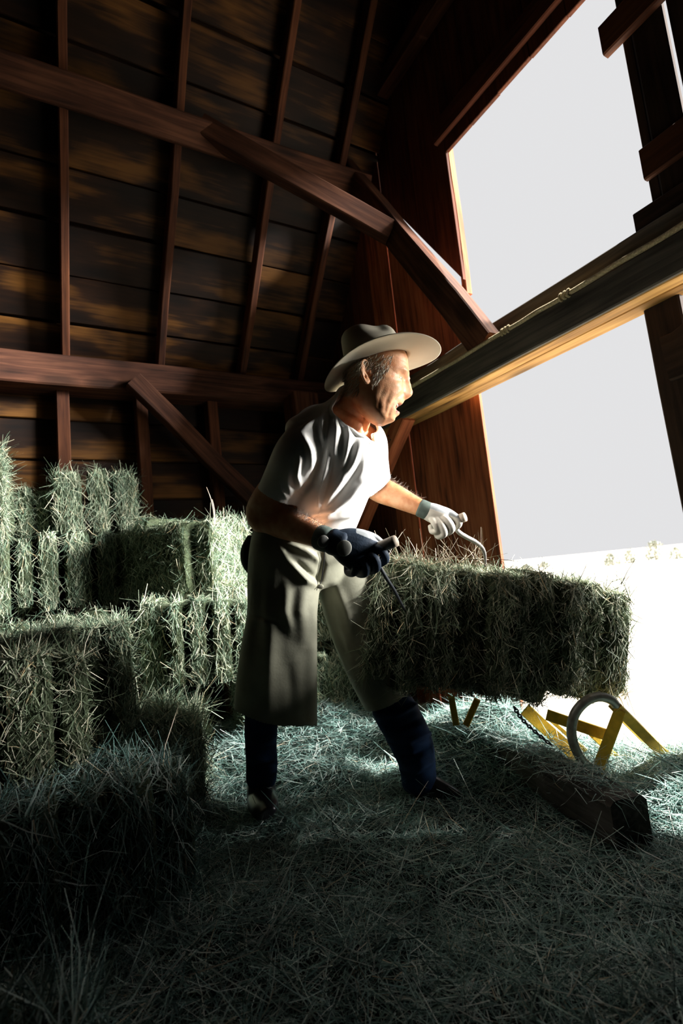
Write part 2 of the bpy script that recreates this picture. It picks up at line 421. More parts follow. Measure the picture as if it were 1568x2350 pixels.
# ------------------------------------------------------------------ hay
def ribbons(P, D, N, L, W, curl, segs=2):
    """one bent flat stem per row: start P, direction D, side hint N, length L, width W"""
    n = len(P)
    D = D / np.linalg.norm(D, axis=1, keepdims=True)
    S = np.cross(D, N); S /= (np.linalg.norm(S, axis=1, keepdims=True) + 1e-9)
    roll = rng.uniform(-.9, .9, n)[:, None]
    B = np.cross(S, D)
    side = S * np.cos(roll) + B * np.sin(roll)
    bend = rng.normal(0, 1, (n, 3)); bend -= D * np.sum(bend * D, 1, keepdims=True)
    ts = np.linspace(0, 1, segs + 1)
    rows = []
    for t in ts:
        c = P + D * (L * t)[:, None] + bend * (curl * L * t * t)[:, None]
        w = W * (1 - .55 * t)
        rows.append(c - side * (w / 2)[:, None]); rows.append(c + side * (w / 2)[:, None])
    V = np.stack(rows, 1).reshape(-1, 3)
    k = 2 * (segs + 1)
    base = (np.arange(n) * k)[:, None]
    F = np.concatenate([np.stack([base + 2 * i, base + 2 * i + 1, base + 2 * i + 3, base + 2 * i + 2], -1).reshape(-1, 4) for i in range(segs)])
    return V, F
def join_vf(parts):
    Vs, Fs, o = [], [], 0
    for V, F in parts:
        Vs.append(V); Fs.append(F + o); o += len(V)
    return np.vstack(Vs), np.vstack(Fs)
def rand_unit(n):
    v = rng.normal(0, 1, (n, 3)); return v / np.linalg.norm(v, axis=1, keepdims=True)

BALES = []
def bale(name, centre, axis, up, L, W, H, mat, label, group, nfl=9, dens=14000, stem=(.022, .075), wid=.0028, loose=.10, droop=(0, 0, -1), shag=0.0, spread=.7, gap=.005):
    """a rectangular bale: flakes (slabs) stacked along its axis, each with its own packed core and stems"""
    a = unit(axis); u = np.asarray(up, float); u = unit(u - a * np.dot(u, a)); s = np.cross(u, a)
    centre = np.asarray(centre, float)
    BALES.append((label, centre, (a, s, u), (L / 2, W / 2, H / 2)))
    root = empty(name, centre - u * H / 2)
    tag(root, label, 'hay bale', group)
    wts = rng.uniform(.7, 1.35, nfl); cuts = -L / 2 + L * np.concatenate([[0], np.cumsum(wts) / wts.sum()])
    for k in range(nfl):
        c0, c1 = cuts[k] + gap, cuts[k + 1] - gap; t = c1 - c0
        edge = .035 if k in (0, nfl - 1) else 0
        hw = W / 2 - edge * .5 + rng.normal(0, .016); hh = H / 2 - edge * .5 + rng.normal(0, .012)
        off_s, off_u = rng.normal(0, .007), rng.normal(0, .005)
        # core: a pillow-like slab
        nx, ny = 5, 8
        V = []; F = []
        ring = [(math.copysign(abs(math.cos(q)) ** .38, math.cos(q)), math.copysign(abs(math.sin(q)) ** .38, math.sin(q))) for q in np.linspace(0, 2 * math.pi, 24, endpoint=False)]
        prof = [(0.03, .90), (.12, .975), (.5, 1.0), (.88, .975), (.97, .90)]
        for pt, pr in prof:
            for (rx, ry) in ring:
                j = 1 + rng.normal(0, .012)
                V.append(centre + a * (c0 + t * pt) + s * (off_s + rx * hw * pr * j) + u * (off_u + ry * hh * pr * j))
        m = len(ring)
        for i in range(len(prof) - 1):
            for q in range(m):
                F.append((i * m + q, i * m + (q + 1) % m, (i + 1) * m + (q + 1) % m, (i + 1) * m + q))
        F.append(tuple(reversed(range(m)))); F.append(tuple(range((len(prof) - 1) * m, len(prof) * m)))
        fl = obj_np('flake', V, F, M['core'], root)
        parts = []
        per = 2 * (2 * hw + 2 * hh)
        # long faces
        for (nrm, tan, h_n, h_t) in ((s, u, hw, hh), (-s, u, hw, hh), (u, s, hh, hw), (-u, s, hh, hw)):
            seen = np.dot(EYE - (centre + nrm * h_n), nrm) > 0
            for (dn, st, wd, sp, lift) in ((dens, stem, wid, spread, 0.0), (dens * .22, (stem[0] * 1.6, stem[1] * 1.7), wid * 1.1, spread * 1.3, .10)):
                n = int(dn * (t + .01) * 2 * h_t * (1.0 if seen else .25))
                if n < 1: continue
                ua = rng.beta(2.1, 2.1, n); ut = rng.uniform(-1, 1, n)
                P = centre + a * (c0 + t * ua)[:, None] + tan * (ut * h_t)[:, None] + nrm * (h_n - .008 + rng.uniform(-.012, .008, n))[:, None] + s * off_s + u * off_u
                sgn = np.where(np.abs(ut) > .55, -np.sign(ut), rng.choice([-1, 1], n))
                D = tan * (sgn * (.75 + .4 * rng.random(n)))[:, None] + a * (sp * rng.normal(0, 1, n))[:, None] + nrm * np.abs(rng.normal(.05 + shag + lift, .16 + shag + lift, n))[:, None]
                Ls = st[0] + (st[1] - st[0]) * rng.beta(1.2, 2.2, n)
                parts.append(ribbons(P, D, np.broadcast_to(nrm, (n, 3)), Ls, wd * rng.uniform(.4, 1.5, n), .34))
        # ends
        for e, sg in ((c0, -1), (c1, 1)):
            if (k == 0 and sg < 0) or (k == nfl - 1 and sg > 0):
                seen = np.dot(EYE - (centre + a * e), a * sg) > 0
                n = int(dens * 4 * hw * hh * (1.15 if seen else .3))
                us = rng.uniform(-1, 1, n); uu = rng.uniform(-1, 1, n)
                P = centre + a * (e - sg * rng.uniform(0, .02, n))[:, None] + s * (us * hw * .96)[:, None] + u * (uu * hh * .96)[:, None]
                ang = rng.normal(0, .55, n) + np.pi / 2 + us * .5
                D = s * np.cos(ang)[:, None] + u * (np.sin(ang) * rng.choice([-1, 1], n))[:, None] + a * (sg * np.abs(rng.normal(.12, .2, n)))[:, None]
                parts.append(ribbons(P, D, np.broadcast_to(a, (n, 3)), rng.uniform(stem[0], stem[1] * 1.4, n), wid * rng.uniform(.45, 1.5, n), .34))
        V, F = join_vf(parts)
        st = obj_np('stems', V, F, mat, fl)
        tag(st, kind='stuff')
    return root

TIER = [0.0, .40, .80, 1.20]
GB = 'bales stacked in the barn'
def put(px, py, y, z0, H):            # bale centre whose near face is at world y there
    p = on_y(px, py, y); p[2] = z0 + H / 2; return p
UP = (0, 0, 1)
# back of the stack
c = on_y(150, 1290, 3.0); bale('hay_bale', (c[0] - .17, 3.23, 1.005), (1, .02, 0), UP, 1.0, .46, .40, M['hay_far'], 'long hay bale showing a row of upright flakes, third layer up below the plate beam', GB, 9, spread=.32, gap=.011)
c = on_y(215, 1170, 3.2); bale('hay_bale', (.28, 3.34, 1.385), (1, -.05, .03), UP, .44, .36, .36, M['hay_far'], 'short loose bale of three shaggy flakes on top of the long bale by the studs', GB, 3, shag=.14, stem=(.04, .10), spread=.35, gap=.013)
c = on_y(0, 1140, 2.85); bale('hay_bale', (c[0] - .30, 3.02, 1.425), (1, .05, 0), UP, .62, .42, .44, M['hay_far'], 'tall bale standing highest on the stack, cut by the frame', GB, 5, shag=.1)
bale('hay_bale', (-.08, 3.40, 1.345), (1, 0, 0), UP, .26, .3, .28, M['hay_far'], 'low dark bale lying between the two topmost bales', GB, 3, shag=.1)
e = on_y(535, 1270, 2.62); ax = unit((.60, -.80, 0)); e = e + np.array([.01, .02, 0]); e[2] = 1.005
b4 = bale('hay_bale', e - ax * .29, ax, UP, .58, .42, .40, M['hay_far'], 'endwise bale with bright cut end and dark long side by the man’s elbow', GB, 6)
# second layer
bale('hay_bale', (.66, 2.63, .60), (.93, -.36, 0), UP, .52, .42, .38, M['hay_far'], 'bale with a bulging pale end under the dark-sided endwise bale', GB, 5, shag=.12, spread=.45, gap=.013)
bale('hay_bale', (1.08, 2.94, .60), (.95, -.3, 0), UP, .56, .40, .38, M['hay_far'], 'bale whose narrow lit strip shows right beside the leather chaps', GB, 5)
bale('hay_bale', (-.14, 2.46, .565), (1, -.05, 0), UP, .90, .48, .36, M['hay_far'], 'bale with a broad pale shaggy top in front of the long upright-flaked bale', GB, 9, shag=.12)
# front left
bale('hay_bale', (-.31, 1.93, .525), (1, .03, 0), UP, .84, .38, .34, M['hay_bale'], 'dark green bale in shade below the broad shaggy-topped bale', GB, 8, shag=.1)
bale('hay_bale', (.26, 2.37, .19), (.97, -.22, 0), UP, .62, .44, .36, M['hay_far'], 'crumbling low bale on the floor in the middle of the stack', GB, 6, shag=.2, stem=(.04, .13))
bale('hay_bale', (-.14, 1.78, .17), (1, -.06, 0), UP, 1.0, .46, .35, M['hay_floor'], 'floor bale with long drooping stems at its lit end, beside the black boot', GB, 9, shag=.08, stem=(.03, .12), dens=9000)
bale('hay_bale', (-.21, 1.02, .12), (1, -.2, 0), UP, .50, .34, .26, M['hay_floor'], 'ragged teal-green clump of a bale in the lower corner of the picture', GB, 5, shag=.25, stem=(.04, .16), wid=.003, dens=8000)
# corner behind the man
bale('hay_bale', (1.42, 2.98, .21), (.97, -.1, 0), UP, .95, .44, .38, M['hay_far'], 'bale on the floor seen between the man’s legs', GB, 9, shag=.1)
bale('hay_bale', (1.70, 3.03, .60), (.97, -.05, 0), UP, .58, .42, .38, M['hay_far'], 'bale of the corner stack, resting on the one seen between the legs', GB, 5)
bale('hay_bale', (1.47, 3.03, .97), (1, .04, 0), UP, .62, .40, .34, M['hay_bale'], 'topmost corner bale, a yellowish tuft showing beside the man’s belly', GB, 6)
# what carries the visible layers
bale('hay_bale', (-.17, 3.02, .60), (1, 0, 0), UP, .92, .46, .39, M['hay_far'], 'bale buried under the long upright-flaked bale', GB, 6, dens=2500)
bale('hay_bale', (-.17, 2.98, .20), (1, 0, 0), UP, .92, .46, .39, M['hay_far'], 'bale at the foot of the stack, under two others', GB, 6, dens=2500)
# the bale being moved
ba = R @ unit((1, .105, .10)); bu = R @ unit((.10, -1, .08))
moved = BC = at(1150, 1468, 1.87) + (R @ np.array([0, 0, 1.0])) * .17
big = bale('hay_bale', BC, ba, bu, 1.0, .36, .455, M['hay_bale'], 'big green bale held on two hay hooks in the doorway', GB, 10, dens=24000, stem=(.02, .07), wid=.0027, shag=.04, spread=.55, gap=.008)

n = 120                                # straws teased out of its top by the hooks
P = np.array([at(px, 1290 + rng.uniform(-6, 10), d) for px, d in zip(rng.uniform(880, 1120, n), rng.uniform(1.82, 2.1, n))])
D = R @ np.stack([rng.normal(-.1, .7, n), -np.abs(rng.normal(.6, .35, n)), rng.normal(0, .4, n)])
V, F = ribbons(P, D.T, rand_unit(n), rng.uniform(.04, .14, n), rng.uniform(.0018, .0038, n), .3)
tag(obj_np('loose_stems', V, F, M['straw'], big), kind='stuff')
n = 120
P = np.array([at(px, py, d) for px, py, d in zip(rng.uniform(1120, 1440, n), rng.uniform(1310, 1340, n), rng.uniform(1.9, 2.1, n))])
P[:, 2] -= 0
D = R @ np.stack([rng.normal(.2, .7, n), -np.abs(rng.normal(.5, .3, n)), rng.normal(0, .4, n)])
V, F = ribbons(P - np.array([0, 0, .035]), D.T, rand_unit(n), rng.uniform(.04, .11, n), rng.uniform(.002, .0035, n), .3)
tag(obj_np('loose_stems', V, F, M['hay_bale'], big), kind='stuff')

# loose hay over the floor
def scatter_floor(n, x0, x1, y0, y1, stem, wid, tilt):
    x = rng.uniform(x0, x1, n); y = rng.uniform(y0, y1, n)
    z = floor_z(x, y) + rng.uniform(-.012, .010, n)
    ang = rng.uniform(0, 2 * np.pi, n)
    D = np.stack([np.cos(ang), np.sin(ang), rng.normal(.08, tilt, n)], -1)
    return ribbons(np.stack([x, y, z], -1), D, np.broadcast_to(np.array([0, 0, 1.0]), (n, 3)), rng.uniform(*stem, n) * np.where(rng.random(n) < .08, 1.7, 1), wid * rng.uniform(.5, 1.4, n), .18)
parts = [scatter_floor(42000, -.3, 2.05, .55, 2.0, (.025, .09), .0022, .20),
         scatter_floor(13000, -.3, 2.05, .55, 2.0, (.05, .15), .0030, .30),
         scatter_floor(26000, .3, 2.3, 2.0, 3.4, (.03, .10), .0025, .22),
         scatter_floor(6000, 1.7, 2.4, .7, 1.7, (.03, .10), .0025, .3)]
n = 1500                               # some of it lies over the timber at the threshold
ta, tb_ = on_z(1150, 1690, .14), on_z(1442, 1850, .14); tt = rng.random(n) ** 1.8
P = ta + (tb_ - ta) * tt[:, None] * .9 + np.stack([rng.normal(.05, .05, n), rng.normal(0, .05, n), rng.uniform(-.01, .02, n)], -1)
ang = rng.uniform(0, 2 * np.pi, n)
parts.append(ribbons(P, np.stack([np.cos(ang), np.sin(ang), rng.normal(0, .25, n)], -1), np.broadcast_to(np.array([0, 0, 1.0]), (n, 3)), rng.uniform(.03, .1, n), rng.uniform(.0015, .003, n), .3))
V, F = join_vf(parts)
tag(obj_np('loose_hay', V, F, M['hay_floor']), 'loose hay stems strewn thickly over the barn floor', 'hay', kind='stuff')
# ------------------------------------------------------------------ more materials
M['yellow'] = plain('yellow_paint', (.72, .46, .04), rough=.45, spec=.5, var=.2, nscale=40, bump=.2)
M['tube'] = plain('worn_steel_tube', (.30, .30, .26), rough=.4, spec=.6, metal=.3, var=.3, nscale=40)
M['steel'] = plain('dark_steel', (.10, .11, .13), rough=.35, spec=.6, metal=.8, var=.2)
M['handle'] = plain('worn_handle_wood', (.36, .30, .24), rough=.6, var=.25, nscale=80)
M['handle_pale'] = plain('pale_handle_wood', (.66, .54, .42), rough=.6, var=.2, nscale=80)
M['hook_pale'] = plain('pale_steel_hook', (.72, .70, .66), rough=.45, spec=.5, metal=.2, var=.1)  # paler steel than the near hook
M['rope'] = plain('hemp_rope', (.50, .42, .26), rough=.9, var=.35, nscale=160, bump=1.0, bscale=160)
M['bush'] = hay('sage_leaves', [(0, (.22, .26, .21)), (.6, (.34, .36, .30)), (1, (.42, .40, .34))])

# ------------------------------------------------------------------ tubes
def smooth_path(P, k=6):
    P = np.asarray(P, float); n = len(P)
    if n < 3: return np.array([P[0] + (P[-1] - P[0]) * t for t in np.linspace(0, 1, k + 1)])
    Q = np.vstack([2 * P[0] - P[1], P, 2 * P[-1] - P[-2]])
    out = []
    for i in range(1, n):
        a, b, c, d = Q[i - 1], Q[i], Q[i + 1], Q[i + 2]
        for t in np.linspace(0, 1, k, endpoint=False):
            out.append(.5 * (2 * b + (c - a) * t + (2 * a - 5 * b + 4 * c - d) * t * t + (3 * b - a - 3 * c + d) * t ** 3))
    out.append(P[-1])
    return np.array(out)
def tube_vf(P, rad, n=10, k=6, cap=True):
    """round tube through points; rad a number or one per point"""
    P = np.asarray(P, float)
    rad = np.full(len(P), rad) if np.isscalar(rad) else np.asarray(rad, float)
    Q = smooth_path(np.column_stack([P, rad]), k); P, rad = Q[:, :3], Q[:, 3]
    T = np.gradient(P, axis=0); T /= np.linalg.norm(T, axis=1, keepdims=True)
    u = unit(np.cross(T[0], (.31, .52, .79)))
    V = []
    for i in range(len(P)):
        u = unit(u - T[i] * np.dot(u, T[i])); v = np.cross(T[i], u)
        for a in range(n):
            q = 2 * math.pi * a / n
            V.append(P[i] + (u * math.cos(q) + v * math.sin(q)) * rad[i])
    F = []
    m = len(P)
    for i in range(m - 1):
        for a in range(n):
            F.append((i * n + a, i * n + (a + 1) % n, (i + 1) * n + (a + 1) % n, (i + 1) * n + a))
    if cap:
        for base, T0, s in ((0, -T[0], 1), ((m - 1) * n, T[-1], -1)):
            c = len(V); V.append(P[0 if s > 0 else -1] + T0 * rad[0 if s > 0 else -1] * .35)
            for a in range(n):
                f = (base + (a + 1) % n, base + a, c)
                F.append(f if s > 0 else f[::-1])
    return V, F
def tube(name, P, rad, mat, parent=None, n=10, k=6):
    V, F = tube_vf(P, rad, n, k)
    return obj_np(name, V, F, mat, parent, smooth=True)
def pts(*L): return [at(*q) for q in L]

# ------------------------------------------------------------------ rope on the beam's ledge
rp = tag(empty('rope', (1.87, 1.4, 1.855)), 'tan hemp rope lying along the ledge of the tie beam', 'rope')
P = [(1.853 + rng.normal(0, .0015), y, 1.858 + rng.normal(0, .0015)) for y in np.linspace(2.52, .34, 26)]
V, F = tube_vf(P, .0105, 8, 8)
tube_o = obj_np('rope_strand', V, F, M['rope'], rp, smooth=True)
for y in (1.245, 1.56):
    for q in range(3):
        c = np.array([1.853, y + (q - 1) * .018, 1.858])
        ring = [c + np.array([math.cos(a) * .014, .004 * math.sin(2 * a), math.sin(a) * .014]) for a in np.linspace(0, 2 * math.pi, 12)]
        tube('knot', ring, .006, M['rope'], rp, 6, 2)

# ------------------------------------------------------------------ timber by the threshold
a = on_z(1150, 1690, .13); b_ = on_z(1442, 1850, .13)
dirn = unit(b_ - a); 
tb = timber('weathered_timber', b_ - dirn * .80 + np.array([.045, .03, -.068]), b_ + np.array([.045, .03, -.068]), (0, 0, 1), .135, .12, M['grey'], None, seg=10, wob=.004, cham=.014)
tag(tb, 'heavy weathered timber lying half buried in hay at the threshold', 'timber')

# ------------------------------------------------------------------ yellow elevator outside the door
ev = tag(empty('hay_elevator', at(1380, 1765, 1.9)), 'yellow steel hay elevator frame with a grey tube loop under the big bale', 'elevator')
def bar(name, q0, q1, wpx, mat=M['yellow'], tpx=None):
    p0, p1 = at(*q0), at(*q1); w = wpx * q0[2] / FOC
    return timber(name, p0, p1, np.cross(p1 - p0, ray(q0[0], q0[1])), w, (tpx or wpx) * q0[2] / FOC, mat, ev, seg=1, wob=0, cham=.003)
tube('tube_loop', pts((1384, 1768, 1.80), (1352, 1760, 1.80), (1326, 1728, 1.80), (1312, 1684, 1.81), (1319, 1640, 1.82), (1344, 1610, 1.83), (1374, 1599, 1.84), (1402, 1606, 1.84), (1420, 1626, 1.84)), .0165, M['tube'], ev, 14, 6)
bar('side_rail', (1412, 1620, 1.84), (1600, 1806, 1.98), 25)
bar('side_rail', (1428, 1650, 1.98), (1600, 1822, 2.2), 11)
bar('strut', (1424, 1630, 1.83), (1368, 1778, 1.80), 25, tpx=16)
bar('cross_bar', (1255, 1640, 1.98), (1408, 1692, 1.88), 25)
bar('diagonal_brace', (1360, 1686, 2.02), (1462, 1782, 2.08), 14)
bar('tray_side', (1205, 1628, 2.06), (1325, 1735, 2.02), 30, tpx=8)
bar('tray_side', (1262, 1650, 2.16), (1345, 1722, 2.12), 10, tpx=8)
bar('foot', (1036, 1600, 2.0), (1047, 1662, 2.0), 15)
bar('foot', (1096, 1605, 2.0), (1070, 1664, 2.0), 15)
cp = smooth_path(pts((1180, 1622, 1.95), (1200, 1652, 1.94), (1232, 1682, 1.93), (1268, 1712, 1.92)), 5)
for i in range(len(cp) - 1):
    c = (cp[i] + cp[i + 1]) / 2; d = unit(cp[i + 1] - cp[i]); u = unit(np.cross(d, (0.3, .5, 1) if i % 2 else (1, -.4, .2)))
    l = np.linalg.norm(cp[i + 1] - cp[i]) * .62
    tube('chain_link', [c + d * l * math.cos(q) + u * .007 * math.sin(q) for q in np.linspace(0, 2 * math.pi, 9)], .0032, M['steel'], ev, 6, 2)

# two tall stalks stand up from the endwise bale
tube('stalk', pts((492, 1205, 2.62), (490, 1175, 2.62), (484, 1145, 2.61), (474, 1118, 2.60)), [.0022, .002, .0016, .001], M['handle_pale'], b4, 6, 4)
tube('stalk', pts((494, 1205, 2.60), (492, 1170, 2.60), (487, 1146, 2.60)), [.002, .0018, .0012], M['handle_pale'], b4, 6, 4)

# ------------------------------------------------------------------ bushes on the far side of the field
def bush(px, py, d, w, h, label):
    c = at(px, py, d); c[2] = -.55
    W = w * d / FOC / 2; H = h * d / FOC
    root = tag(empty('bush', c), label, 'bush', 'bushes across the field')
    n = 420
    ph = rng.uniform(0, 2 * np.pi, n); rr = np.sqrt(rng.random(n)); zz = rng.random(n)
    lump = 1 + .25 * np.sin(3 * ph + px) * 1.0
    env = np.sqrt(np.clip(1 - zz ** 2, 0, 1)) * lump
    P = c + np.stack([np.cos(ph) * rr * W * env, np.sin(ph) * rr * W * env, zz * H * (.8 + .2 * lump)], -1)
    V, F = ribbons(P, rand_unit(n) + np.array([0, 0, .5]), rand_unit(n), np.full(n, W * .22) * rng.uniform(.6, 1.3, n), np.full(n, W * .12), .2)
    tag(obj_np('leaves', V, F, M['bush'], root), kind='stuff')
    tube('stem', [c, c + (0, 0, H * .35), c + (W * .1, 0, H * .6)], W * .05, M['grey'], root, 6, 2)
bush(1400, 1262, 46, 44, 26, 'pale low bush, first of the bushes on the horizon from the door post side')
bush(1444, 1258, 48, 38, 30, 'rounded pale bush on the horizon, second in the row across the field')
bush(1500, 1250, 50, 48, 40, 'tallest greener bush on the horizon across the field')
bush(1550, 1254, 46, 36, 26, 'small bush on the horizon beside the tallest one, cut by the frame')
bush(1206, 1276, 60, 34, 12, 'tiny flat scrub just beside the door jamb on the horizon')
bush(1246, 1273, 64, 30, 13, 'tiny scrub on the horizon above the big bale')
# ------------------------------------------------------------------ the man
M['shirt'] = plain('white_cotton', (.80, .79, .76), rough=.85, spec=.15, var=.03, nscale=20, bump=.08, bscale=400)
M['hat'] = plain('cream_felt', (.72, .66, .52), rough=.8, spec=.2, var=.05, nscale=12)
M['apron'] = plain('khaki_leather', (.25, .25, .19), rough=.6, spec=.3, var=.22, nscale=9, bump=.15, bscale=120)
M['jeans'] = plain('blue_denim', (.009, .028, .075), rough=.85, spec=.15, var=.3, nscale=25, bump=.2, bscale=300)
M['boot'] = plain('black_boot_leather', (.012, .012, .016), rough=.28, spec=.6, var=.3, nscale=20)
M['glove'] = plain('navy_work_glove', (.02, .035, .06), rough=.65, spec=.25, var=.25, nscale=40, bump=.2)
M['glove_grey'] = plain('grey_glove_palm', (.42, .45, .47), rough=.75, spec=.2, var=.12, nscale=40)
M['glove_white'] = plain('pale_glove_leather', (.66, .63, .56), rough=.75, spec=.2, var=.10, nscale=40)
M['cuff'] = plain('green_grey_cuff', (.10, .13, .115), rough=.8, spec=.2, var=.15, nscale=60)
M['black'] = plain('black_fabric', (.010, .010, .012), rough=.8, spec=.2)
M['belt'] = plain('blue_grey_belt', (.20, .25, .28), rough=.6, spec=.3)
M['watch'] = plain('watch_steel', (.50, .51, .48), rough=.35, metal=.6, spec=.5, var=.1)
M['tab'] = plain('grey_strap_tab', (.30, .31, .28), rough=.6, var=.15)
M['teeth'] = plain('teeth', (.70, .66, .55), rough=.35, var=.05)
M['mouth'] = plain('mouth_inside', (.16, .03, .025), rough=.5, var=.2)
M['lip'] = plain('lips', (.46, .19, .13), rough=.5, var=.12)
M['eye'] = plain('eye_white', (.7, .66, .6), rough=.2, var=.02)
M['iris'] = plain('iris', (.05, .05, .06), rough=.15, var=.1)
m, nt, b = nmat('weathered_skin')
tc = nt.nodes.new('ShaderNodeTexCoord')
n1 = nt.nodes.new('ShaderNodeTexNoise'); n1.inputs['Scale'].default_value = 34; n1.inputs['Detail'].default_value = 6
nt.links.new(tc.outputs['Object'], n1.inputs['Vector'])
r = ramp(nt, [(.32, (.54, .22, .095)), (.55, (.65, .32, .16)), (.75, (.72, .41, .23))])
nt.links.new(n1.outputs['Fac'], r.inputs[0]); nt.links.new(r.outputs[0], b.inputs['Base Color'])
b.inputs['Roughness'].default_value = .5; b.inputs['Specular IOR Level'].default_value = .35
b.inputs['Subsurface Weight'].default_value = .12; b.inputs['Subsurface Radius'].default_value = (.012, .005, .003)
n2 = nt.nodes.new('ShaderNodeTexNoise'); n2.inputs['Scale'].default_value = 260; n2.inputs['Detail'].default_value = 4
nt.links.new(tc.outputs['Object'], n2.inputs['Vector'])
bp = nt.nodes.new('ShaderNodeBump'); bp.inputs['Strength'].default_value = .25; bp.inputs['Distance'].default_value = .002
nt.links.new(n2.outputs['Fac'], bp.inputs['Height']); nt.links.new(bp.outputs[0], b.inputs['Normal'])
M['skin'] = m
M['hair'] = hay('grey_blond_hair', [(0, (.22, .19, .14)), (.5, (.40, .35, .26)), (1, (.62, .56, .44))])
M['arm_hair'] = hay('pale_arm_hair', [(0, (.35, .30, .27)), (1, (.7, .62, .56))])

man = tag(empty('person', at(780, 1850, 2.0) * np.array([1, 1, 0])), 'older man in pale cowboy hat, white t-shirt and long leather chaps, hooking the big bale', 'person')

def sweep(rings, n=28, k=5, ex=2.2):
    """closed tapered form; ring = (px, py, depth, half width in px, half thickness in metres)"""
    A = np.array(rings, float)
    Q = np.column_stack([[at(*q[:3]) for q in A], A[:, 3] * A[:, 2] / FOC, A[:, 4]])
    Q = smooth_path(Q, k)
    P = Q[:, :3]; T = np.gradient(P, axis=0); T /= np.linalg.norm(T, axis=1, keepdims=True)
    # rounded ends
    rows = []
    for i in range(len(P)):
        w = unit(P[i] - EYE); u = unit(np.cross(T[i], w)); v = unit(np.cross(u, T[i]))
        rows.append((P[i], u, v, Q[i, 3], Q[i, 4], T[i]))
    def end(row, s):
        p, u, v, a, b, t = row; m = min(a, b)
        return [(p + t * s * m * .45 * math.sin(q), u, v, a * (1 - .35 * (1 - math.cos(q))), b * (1 - .35 * (1 - math.cos(q))), t) for q in (.5, 1.0, 1.5)]
    rows = list(reversed(end(rows[0], -1))) + rows + end(rows[-1], 1)
    V = []; F = []
    for (p, u, v, a, b, t) in rows:
        for j in range(n):
            q = 2 * math.pi * j / n; c, s = math.cos(q), math.sin(q)
            V.append(p + u * a * math.copysign(abs(c) ** (2 / ex), c) + v * b * math.copysign(abs(s) ** (2 / ex), s))
    m = len(rows)
    for i in range(m - 1):
        for j in range(n):
            F.append((i * n + j, i * n + (j + 1) % n, (i + 1) * n + (j + 1) % n, (i + 1) * n + j))
    F.append(tuple(reversed(range(n)))); F.append(tuple(range((m - 1) * n, m * n)))
    return np.array(V), F
def blob(c, axes, r, n=16):
    V = []; F = []
    A = [unit(a) for a in axes]
    for i in range(n + 1):
        ph = math.pi * i / n
        for j in range(2 * n):
            q = math.pi * j / n
            V.append(np.asarray(c) + A[0] * r[0] * math.sin(ph) * math.cos(q) + A[1] * r[1] * math.sin(ph) * math.sin(q) + A[2] * r[2] * math.cos(ph))
    m = 2 * n
    for i in range(n):
        for j in range(m):
            F.append((i * m + j, i * m + (j + 1) % m, (i + 1) * m + (j + 1) % m, (i + 1) * m + j))
    return np.array(V), F
def union(parts, voxel, it=2, lam=.5):
    """one continuous surface around all the parts"""
    V = []; F = []
    for v, f in parts:
        o = len(V); V.extend([tuple(map(float, q)) for q in v]); F.extend([tuple(i + o for i in g) for g in f])
    me = bpy.data.meshes.new('tmp'); me.from_pydata(V, [], F); me.update()
    o = bpy.data.objects.new('tmp', me); C.objects.link(o)
    md = o.modifiers.new('r', 'REMESH'); md.mode = 'VOXEL'; md.voxel_size = voxel
    ev_ = o.evaluated_get(bpy.context.evaluated_depsgraph_get())
    m2 = ev_.to_mesh()
    n = len(m2.vertices); co = np.empty(n * 3, np.float32); m2.vertices.foreach_get('co', co); co = co.reshape(-1, 3).astype(float)
    q = np.empty(len(m2.polygons) * 4, np.int32); m2.polygons.foreach_get('vertices', q); q = q.reshape(-1, 4)
    ev_.to_mesh_clear(); bpy.data.objects.remove(o); bpy.data.meshes.remove(me)
    return relax(co, q, it, lam), q
def relax(co, q, it, lam=.5, mask=None):
    e = np.vstack([q[:, [0, 1]], q[:, [1, 2]], q[:, [2, 3]], q[:, [3, 0]]]); a = np.concatenate([e[:, 0], e[:, 1]]); b_ = np.concatenate([e[:, 1], e[:, 0]])
    n = len(co); cnt = np.maximum(np.bincount(a, minlength=n), 1)
    for _ in range(it):
        av = np.stack([np.bincount(a, co[b_, k], minlength=n) for k in range(3)], -1) / cnt[:, None]
        d = (av - co) * lam
        if mask is not None: d *= mask[:, None]
        co = co + d
    return co
def normals(co, q):
    fn = np.cross(co[q[:, 2]] - co[q[:, 0]], co[q[:, 3]] - co[q[:, 1]])
    N = np.zeros_like(co)
    for k in range(4): np.add.at(N, q[:, k], fn)
    return N / (np.linalg.norm(N, axis=1, keepdims=True) + 1e-12)
def keep(co, q, mask):
    """drop vertices where mask is False"""
    idx = -np.ones(len(co), int); idx[mask] = np.arange(mask.sum())
    f = q[mask[q].all(1)]
    return co[mask], idx[f]
def largest(co, q):
    """keep the biggest connected piece only"""
    n = len(co); lab = np.arange(n)
    e = np.vstack([q[:, [0, 1]], q[:, [1, 2]], q[:, [2, 3]], q[:, [3, 0]]])
    while True:
        m = np.minimum(lab[e[:, 0]], lab[e[:, 1]]); old = lab.copy()
        np.minimum.at(lab, e[:, 0], m); np.minimum.at(lab, e[:, 1], m)
        lab = lab[lab]
        if (lab == old).all(): break
    used = np.zeros(n, bool); used[q.ravel()] = True
    c = np.bincount(lab[used], minlength=n)
    return keep(co, q, (lab == c.argmax()) & used)
def seg_dist(p, a, b):
    a = np.array(a, float); b = np.array(b, float); ab = b - a
    t = np.clip(((p - a) @ ab) / (ab @ ab), 0, 1)
    return np.linalg.norm(p - (a + t[:, None] * ab), axis=1), t
